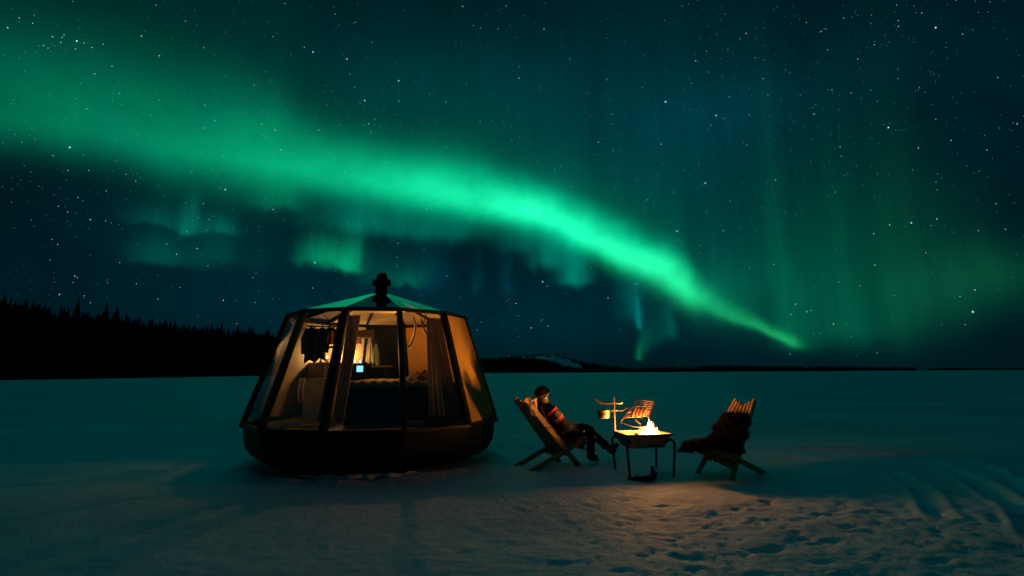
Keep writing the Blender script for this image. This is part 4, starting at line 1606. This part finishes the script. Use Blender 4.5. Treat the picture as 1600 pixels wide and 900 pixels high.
# the face looks past the fire to the northern lights: ahead and to the left of the chair
hc = Vector(J['skull'][0])
yawf = R(34)
F = Vector((math.cos(yawf), math.sin(yawf), .16)).normalized()
S_ = Vector((-math.sin(yawf), math.cos(yawf), 0))
U_ = F.cross(S_) * -1 if F.cross(S_).z < 0 else F.cross(S_)
ex.tube([hc + F * .080 + U_ * .000, hc + F * .102 - U_ * .020, hc + F * .096 - U_ * .032], [.008, .013, .009], 8, mi=3)
for s in (-1, 1):
    ex.tube([hc + S_ * .082 * s + U_ * .012 - F * .004, hc + S_ * .096 * s - U_ * .004 - F * .010, hc + S_ * .086 * s - U_ * .028 - F * .002], [.010, .015, .009], 8, mi=3)
    ex.tube([hc + F * .078 + S_ * .030 * s + U_ * .002, hc + F * .088 + S_ * .030 * s + U_ * .002], [.011, .006], 8, mi=3)
ex.tube([hc + F * .074 + S_ * .026 - U_ * .050, hc + F * .088 - U_ * .052, hc + F * .074 - S_ * .026 - U_ * .050], [.005, .008, .005], 7, mi=3)
tmp = ex.build('tmp', ['jacket', 'jacket_tan', 'trousers', 'skin', 'boot'], smooth=True)
bm.from_mesh(tmp.data)
bm.to_mesh(bm_me)
bm.free()
bpy.data.objects.remove(tmp)
bm_me.polygons.foreach_set('use_smooth', [True] * len(bm_me.polygons))
nv_ = len(bm_me.vertices)
vm = [0] * nv_
for pl in bm_me.polygons:
    for vi in pl.vertices:
        vm[vi] = pl.material_index
for v in bm_me.vertices:
    if vm[v.index] in (0, 1, 2) and v.index < nv_:
        c = v.co
        q = math.sin(c.x * 61 + 9 * math.sin(c.z * 23)) * math.sin(c.z * 57 + 7 * math.sin(c.y * 19 + c.x * 11)) + .5 * math.sin(c.z * 119 + c.x * 71 + 5 * math.sin(c.y * 41))
        v.co = c + v.normal * (.0075 * q + (.006 if vm[v.index] != 2 else .002))
body = bpy.data.objects.new('body', bm_me)
COL.objects.link(body)
body.parent = person

# beanie pulled over the ears
vs, fs = [], []
nu, nv = 28, 10
for j in range(nv + 1):
    t = j / nv
    ph = t * math.pi / 2
    rr = .104 * math.cos(ph) ** .72 if j < nv else .004
    zz = -.012 + .098 * math.sin(ph)
    if j == 0:
        rr = .099
    if j == 2:
        rr += .007
    for i in range(nu):
        a = 2 * math.pi * i / nu
        q = 1 + .012 * math.cos(a * 14)
        p = hc + Vector((-.004, 0, .005)) + (F * math.cos(a) * 1.03 + S_ * math.sin(a) * .94) * rr * q
        p = p + Vector((0, 0, 1)) * (zz + .020 * math.cos(a) * (1 - t)) - F * .012 * t
        vs.append(p)
for j in range(nv):
    for i in range(nu):
        fs.append((j * nu + i, j * nu + (i + 1) % nu, (j + 1) * nu + (i + 1) % nu, (j + 1) * nu + i))
fs.append(tuple(nv * nu + i for i in range(nu)))
MB().add(vs, fs).build('beanie', 'beanie', person, smooth=True)
brim = []
for i in range(33):
    a = 2 * math.pi * i / 32
    brim.append(hc + Vector((-.004, 0, .012 + .020 * math.cos(a))) + (F * math.cos(a) * 1.03 + S_ * math.sin(a) * .94) * .1025)
MB().tube(brim, .0125, 8).build('beanie_brim', 'beanie', person, smooth=True)
# hair showing under the beanie at the nape
mb = MB()
for k in range(9):
    a = R(118 + 124 * k / 8)
    d = F * math.cos(a) + S_ * math.sin(a)
    mb.tube([hc + d * .088 + Vector((0, 0, -.005)), hc + d * .086 + Vector((0, 0, -.04)), hc + d * .070 + Vector((0, 0, -.062))], [.016, .016, .006], 7)
mb.build('hair', 'hair', person, smooth=True)


def arm_band(a, b, t, w, r, m, name, arc=(0, 360), bulge=1.0):
    p, q = Vector(J[a][0]), Vector(J[b][0])
    d = (q - p).normalized()
    c = p.lerp(q, t)
    u = d.orthogonal().normalized()
    v = d.cross(u)
    n = 26
    vs, fs = [], []
    for i in range(n + 1):
        an = R(arc[0] + (arc[1] - arc[0]) * i / n)
        e = u * math.cos(an) + v * math.sin(an)
        for k, (x, rr) in enumerate(((-w, r), (-w * .8, r + .004), (w * .8, r + .004), (w, r))):
            vs.append(c + d * x + e * rr)
    for i in range(n):
        for k in range(3):
            fs.append((i * 4 + k, i * 4 + k + 1, i * 4 + k + 5, i * 4 + k + 4))
    return MB().add(vs, fs).build(name, m, person, smooth=True)


arm_band('shR', 'elR', .10, .011, .081, 'stripe_red', 'shoulder_stripe')
arm_band('shR', 'elR', .66, .011, .066, 'stripe_red', 'sleeve_stripe')
arm_band('shR', 'elR', .56, .005, .068, 'reflective', 'reflective_band')
arm_band('shL', 'elL', .66, .011, .066, 'stripe_red', 'sleeve_stripe')
for a_, b_ in (('caR', 'anR'), ('caL', 'anL')):
    arm_band(a_, b_, .60, .022, .062, 'boot', 'boot_cuff')
# thin piping down the jacket back, hem, and pale patches on the thigh and shin
mb = MB()
mb.tube([(.262, -.09, .80), (.285, -.12, .72), (.335, -.14, .62), (.39, -.14, .54)], .004, 6)
mb.build('back_piping', 'reflective', person)
mb = MB()
mb.lathe([(.150, -.02), (.158, -.012), (.158, .012), (.150, .02)], (.60, 0, .475), 22, M=Matrix.Rotation(R(-34), 4, 'Y') @ Matrix.Diagonal((.86, 1.05, 1, 1)))
mb.build('jacket_hem', 'jacket', person, smooth=True)
mb = MB().slab([(1.060, -.204, .40), (1.082, -.200, .39), (1.080, -.198, .345), (1.060, -.202, .35)], .005, (0.2, -1, 0))
mb.build('reflective_patch', 'reflective', person)
mb = MB().slab([(.86, -.206, .468), (.885, -.206, .475), (.885, -.204, .450), (.865, -.206, .446)], .006, (0, -1, 0.1))
mb.build('reflective_patch', 'reflective', person)

# ------------------------------------------------------------------ fire pit
GC = Vector((1.635, 6.70, 0))
pit = empty('fire_pit', GC, R(9.0))
tag(pit, 'black steel trough fire pit on four splayed legs between the chairs', 'fire pit')
zt, zb = .482, .322
T = [(-.285, -.235), (.285, -.235), (.285, .235), (-.285, .235)]
B = [(-.215, -.165), (.215, -.165), (.215, .165), (-.215, .165)]
mb = MB()
vs = [(x, y, zt) for x, y in T] + [(x, y, zb) for x, y in B] + [(x * .975, y * .97, zt) for x, y in T] + [(x * .965, y * .955, zb + .008) for x, y in B]
fs = [(4, 5, 6, 7)[::-1], (12, 13, 14, 15)]
for i in range(4):
    j = (i + 1) % 4
    fs += [(i, j, 4 + j, 4 + i), (8 + j, 8 + i, 12 + i, 12 + j), (i, 8 + i, 8 + j, j)]
mb.add(vs, fs).build('trough', 'steel_soot', pit)
for i in range(4):
    j = (i + 1) % 4
    a, b = Vector((*T[i], zt + .002)) * 1, Vector((*T[j], zt + .002))
    n_ = Vector(((a.x + b.x), (a.y + b.y), 0)).normalized()
    MB().beam(a + n_ * .008, b + n_ * .008, .016, .022, (0, 0, 1)).build('rim', 'steel_black', pit)
for (x, y), (fx, fy) in zip(T, ((-.31, -.335), (.255, -.285), (.33, .36), (-.235, .365))):
    s = 1 if x > 0 else -1
    k = 1 if y > 0 else -1
    MB().tube([(x * .80, y * .80, .40), (x * .98, y * 1.02, .425), (x * 1.07, y * 1.12, .39), (x * .93 + fx * .12, y * .9 + fy * .18, .24), (fx, fy, -.03)], [.014, .016, .017, .016, .015], 9).build('leg', 'steel_black', pit, smooth=True)
MB().box((-.004, .02, zb + .01), (.004, .225, zt - .02)).build('divider', 'steel_black', pit)

# pole at the back left corner with the pot arm and the rack holder
PX, PY = 1.335, 6.90
stand = empty('pot_stand', (PX, PY, .40))
tag(stand, 'thin steel pole at the left corner of the fire pit with side arms', 'pot stand')
MB().tube([(0, 0, 0), (0, 0, .50)], .011, 10).tube([(0, 0, .50), (0, 0, .53)], [.014, .006], 10).build('pole', 'steel_bright', stand, smooth=True)
MB().tube([(-.255, 0, .500), (-.23, 0, .475), (-.17, 0, .452), (-.10, 0, .442), (-.03, 0, .448), (.0, 0, .452)], [.016, .018, .017, .018, .020, .018], 10).build('pot_arm', 'charcoal', stand, smooth=True)
MB().tube([(0, -.006, .452), (.05, -.008, .440), (.09, -.01, .442), (.105, -.01, .455)], [.009, .010, .012, .014], 8).build('arm_grip', 'brass', stand, smooth=True)
MB().tube([(-.035, 0, .350), (.045, 0, .350)], .013, 8).build('clamp', 'steel_bright', stand, smooth=True)
MB().tube([(.04, 0, .350), (.10, -.01, .345), (.135, -.015, .365), (.155, -.015, .385), (.185, -.015, .375), (.195, -.015, .345), (.175, -.02, .33)], [.008, .006, .006, .006, .006, .006, .005], 7).build('rack_hook', 'steel_bright', stand, smooth=True)
pot = empty('cooking_pot', (1.195, 6.90, .65))
tag(pot, 'small sooty cooking pot hanging from the arm by the fire', 'pot')
MB().lathe([(.058, 0), (.070, .006), (.078, .03), (.082, .07), (.082, .098), (.087, .104), (.083, .107), (.076, .104), (.073, .03), (.05, .012)], (0, 0, 0), 24).build('pot_body', 'brass', pot, smooth=True)
MB().lathe([(.075, .105), (.070, .112), (.04, .122), (.012, .126), (.012, .138), (.005, .142)], (0, 0, 0), 20).build('lid', 'brass', pot, smooth=True)
MB().tube([(.084 * math.cos(R(a)), 0, .085 + .115 * math.sin(R(a))) for a in range(0, 181, 12)], .0035, 6).build('bail', 'steel_black', pot)
for s in (-1, 1):
    MB().box((.080 * s - .008, -.012, .070), (.080 * s + .008, .012, .105)).build('lug', 'steel_black', pot)

# hinged grill rack with four sausages, leaning over the flames
TL, TR, BL, BR = Vector((1.643, 7.0, .886)), Vector((1.900, 7.0, .853)), Vector((1.385, 6.76, .612)), Vector((1.735, 6.76, .648))
RO = (BL + BR) / 2


def rk(u, v):
    return (BL.lerp(BR, u)).lerp(TL.lerp(TR, u), v) - RO


rnrm = (TR - BL).cross(TL - BR).normalized()
if rnrm.y > 0:
    rnrm = -rnrm
rack = empty('grill_rack', RO)
tag(rack, 'wire grill rack tilted over the flames holding four sausages', 'grill rack')
MB().tube([rk(0, 0), rk(0, 1), rk(1, 1), rk(1, .08)], .0065, 8).build('frame', 'steel_bright', rack, smooth=True)
MB().tube([rk(0, 0), rk(.02, -.03), rk(.06, -.04)], .0065, 8).build('foot', 'steel_bright', rack, smooth=True)
for k in range(10):
    v = .18 + .78 * k / 9
    MB().tube([rk(0.06 if k < 6 else .01, v), rk(1, v)], .0030, 6).build('wire', 'steel_bright', rack)
MB().tube([rk(.50, .1), rk(.50, 1)], .003, 6).tube([rk(.25, .15), rk(.25, 1)], .003, 6).tube([rk(.75, .1), rk(.75, 1)], .003, 6).build('cross_wire', 'steel_bright', rack)
h0 = rk(.05, -.03)
MB().tube([h0, h0 + Vector((.14, -.03, -.045)), h0 + Vector((.30, -.05, -.06))], .006, 7).build('handle', 'steel_black', rack)
MB().tube([rk(.52, .05), rk(.52, .05) + Vector((.05, -.03, -.05))], .010, 7).build('latch', 'steel_bright', rack)
SAUS = [((1.546, 6.80, .672), (1.606, 6.84, .785)), ((1.593, 6.80, .672), (1.648, 6.84, .785)), ((1.640, 6.80, .664), (1.690, 6.84, .785)), ((1.690, 6.80, .680), (1.732, 6.84, .785))]
for k, lab in enumerate(('leftmost of the four sausages on the rack', 'second sausage from the left on the rack', 'third sausage from the left on the rack', 'rightmost of the four sausages on the rack')):
    b_, t_ = SAUS[k]
    b_, t_ = Vector(b_), Vector(t_)
    bow = Vector((-.010, -.004, .004))
    pts = [b_, b_.lerp(t_, .14) + bow * .5, b_.lerp(t_, .5) + bow, b_.lerp(t_, .86) + bow * .5, t_]
    c = pts[2]
    o = MB().tube([p - c for p in pts], [.007, .0165, .018, .0165, .007], 12).build('sausage', 'sausage', smooth=True, loc=c)
    tag(o, lab, 'sausage', 'sausages on the grill rack')

# burning logs and the flames
for k, (x, y, z, a, l, lab) in enumerate(((.03, .03, .362, 8, .34, 'charred log lying along the bottom of the fire pit'), (-.07, -.06, .362, 80, .20, 'charred log across the bottom of the fire pit'), (.04, -.155, .360, 4, .22, 'burning log along the front wall of the fire pit'))):
    d = Vector((math.cos(R(a)), math.sin(R(a)), .02))
    c = pit.matrix_basis @ Vector((x, y, z))
    c = GC + Matrix.Rotation(R(9), 3, 'Z') @ Vector((x, y, z))
    o = MB().tube([-d * l / 2, -d * l / 4 + Vector((0, 0, .004)), d * l / 4, d * l / 2], [.026, .030, .028, .024], 9).build('log', 'charcoal', smooth=True, loc=c)
    tag(o, lab, 'log', 'logs burning in the fire pit')

fm = bpy.data.materials.new('flame')
fm.use_nodes = True
ntf = fm.node_tree
ntf.nodes.clear()
of = ntf.nodes.new('ShaderNodeOutputMaterial')
ef = ntf.nodes.new('ShaderNodeEmission')
tf = ntf.nodes.new('ShaderNodeTexCoord')
sf_ = ntf.nodes.new('ShaderNodeSeparateXYZ')
ntf.links.new(tf.outputs['Object'], sf_.inputs[0])
rf_ = ntf.nodes.new('ShaderNodeValToRGB')
rf_.color_ramp.elements[0].position = 0.0
rf_.color_ramp.elements[0].color = (1.0, 0.42, 0.10, 1)
rf_.color_ramp.elements[1].position = 1.0
rf_.color_ramp.elements[1].color = (1.0, 0.42, 0.10, 1)
mr = ntf.nodes.new('ShaderNodeMapRange')
mr.inputs[1].default_value = 0.02
mr.inputs[2].default_value = 0.20
ntf.links.new(sf_.outputs[2], mr.inputs[0])
ntf.links.new(mr.outputs[0], rf_.inputs[0])
ntf.links.new(rf_.outputs[0], ef.inputs['Color'])
FLAME_STRENGTH = 1600.0
ef.inputs['Strength'].default_value = FLAME_STRENGTH
ntf.links.new(ef.outputs[0], of.inputs['Surface'])
MATS['flame'] = fm
emit_mat('flame_white', (1.0, 0.42, 0.11), 34.0, clear=True)
emit_mat('flame_tip', (1.0, 0.36, 0.09), 165.0, clear=True)
emit_mat('flame_yellow', (1.0, 0.42, 0.07), 2.2, clear=True)
emit_mat('flame_orange', (1.0, 0.26, 0.025), 1.4, clear=True)
fire = empty('fire', GC + Matrix.Rotation(R(9), 3, 'Z') @ Vector((.045, -.085, .480)))
tag(fire, 'bright white and orange flames burning in the fire pit', 'fire')
rf2 = random.Random(9)
for k in range(56):
    kind = 0 if k < 9 else (1 if k < 22 else (2 if k < 52 else 3))          # glowing heart between the logs, white flames, thin outer tongues
    a = rf2.uniform(0, 6.28)
    d = (.060, .060, .115, .045)[kind] * math.sqrt(rf2.random() if kind < 2 else rf2.uniform(.15, 1))
    x, y = d * 1.15 * math.cos(a), d * .75 * math.sin(a)
    if kind == 0:
        h, w, z0_ = .095, rf2.uniform(.020, .028), -.115
    elif kind == 1:
        y -= .085
        h, w, z0_ = (.155 - 1.1 * d) * rf2.uniform(.85, 1.1), rf2.uniform(.015, .024), .004
    elif kind == 3:                                    # leaping tips
        y -= .085
        x = (.004, -.034, .030, .058)[k - 52]
        h, w, z0_ = (.125, .080, .088, .055)[k - 52], (.010, .008, .008, .007)[k - 52], (.060, .045, .050, .035)[k - 52]
    else:
        h, w, z0_ = (.215 - 1.30 * d) * rf2.uniform(.7, 1.15), rf2.uniform(.008, .016), -.012
        y -= .04
    lx, ly = rf2.uniform(-.03, .03), rf2.uniform(-.02, .02)
    pts, rad = [], []
    for j in range(11):
        t = j / 10
        pts.append((x + lx * t * t + .009 * math.sin(t * 6 + k) * t, y + ly * t * t + .007 * math.cos(t * 6 + k) * t, h * t + z0_))
        rad.append(max(.0006, w * (math.sin(math.pi * min(1, t * 1.25 + .22)) if t < .42 else max(0.0, 1 - ((t - .42) / .58)) ** 1.25 * .995)))
    MB().tube(pts, rad, 9).build('flame_tongue', 'flame' if kind == 0 else ('flame_white' if kind == 1 else 'flame_tip' if kind == 3 else ('flame_yellow' if k % 3 else 'flame_orange')), fire, smooth=True)

# crooked dark firewood on the snow under the pit
z0 = ground_z(1.52, 6.25)
fw = empty('firewood', (1.54, 6.27, z0 - .01))
fw.scale = (.76, .76, .76)
tag(fw, 'crooked dark piece of firewood lying on the snow under the fire pit', 'firewood')
MB().tube([(-.24, .10, .03), (-.14, .02, .035), (-.04, -.05, .045), (.06, -.06, .05), (.13, .0, .07), (.145, .05, .14), (.14, .08, .215)], [.02, .034, .048, .055, .052, .038, .018], 9).build('stem', 'charcoal', fw, smooth=True)
MB().tube([(-.02, -.05, .05), (-.10, -.07, .07), (-.16, -.06, .095)], [.035, .024, .010], 8).build('branch', 'charcoal', fw, smooth=True)
MB().tube([(.13, .0, .08), (.17, -.03, .11), (.19, -.04, .15)], [.028, .018, .008], 8).build('branch', 'charcoal', fw, smooth=True)
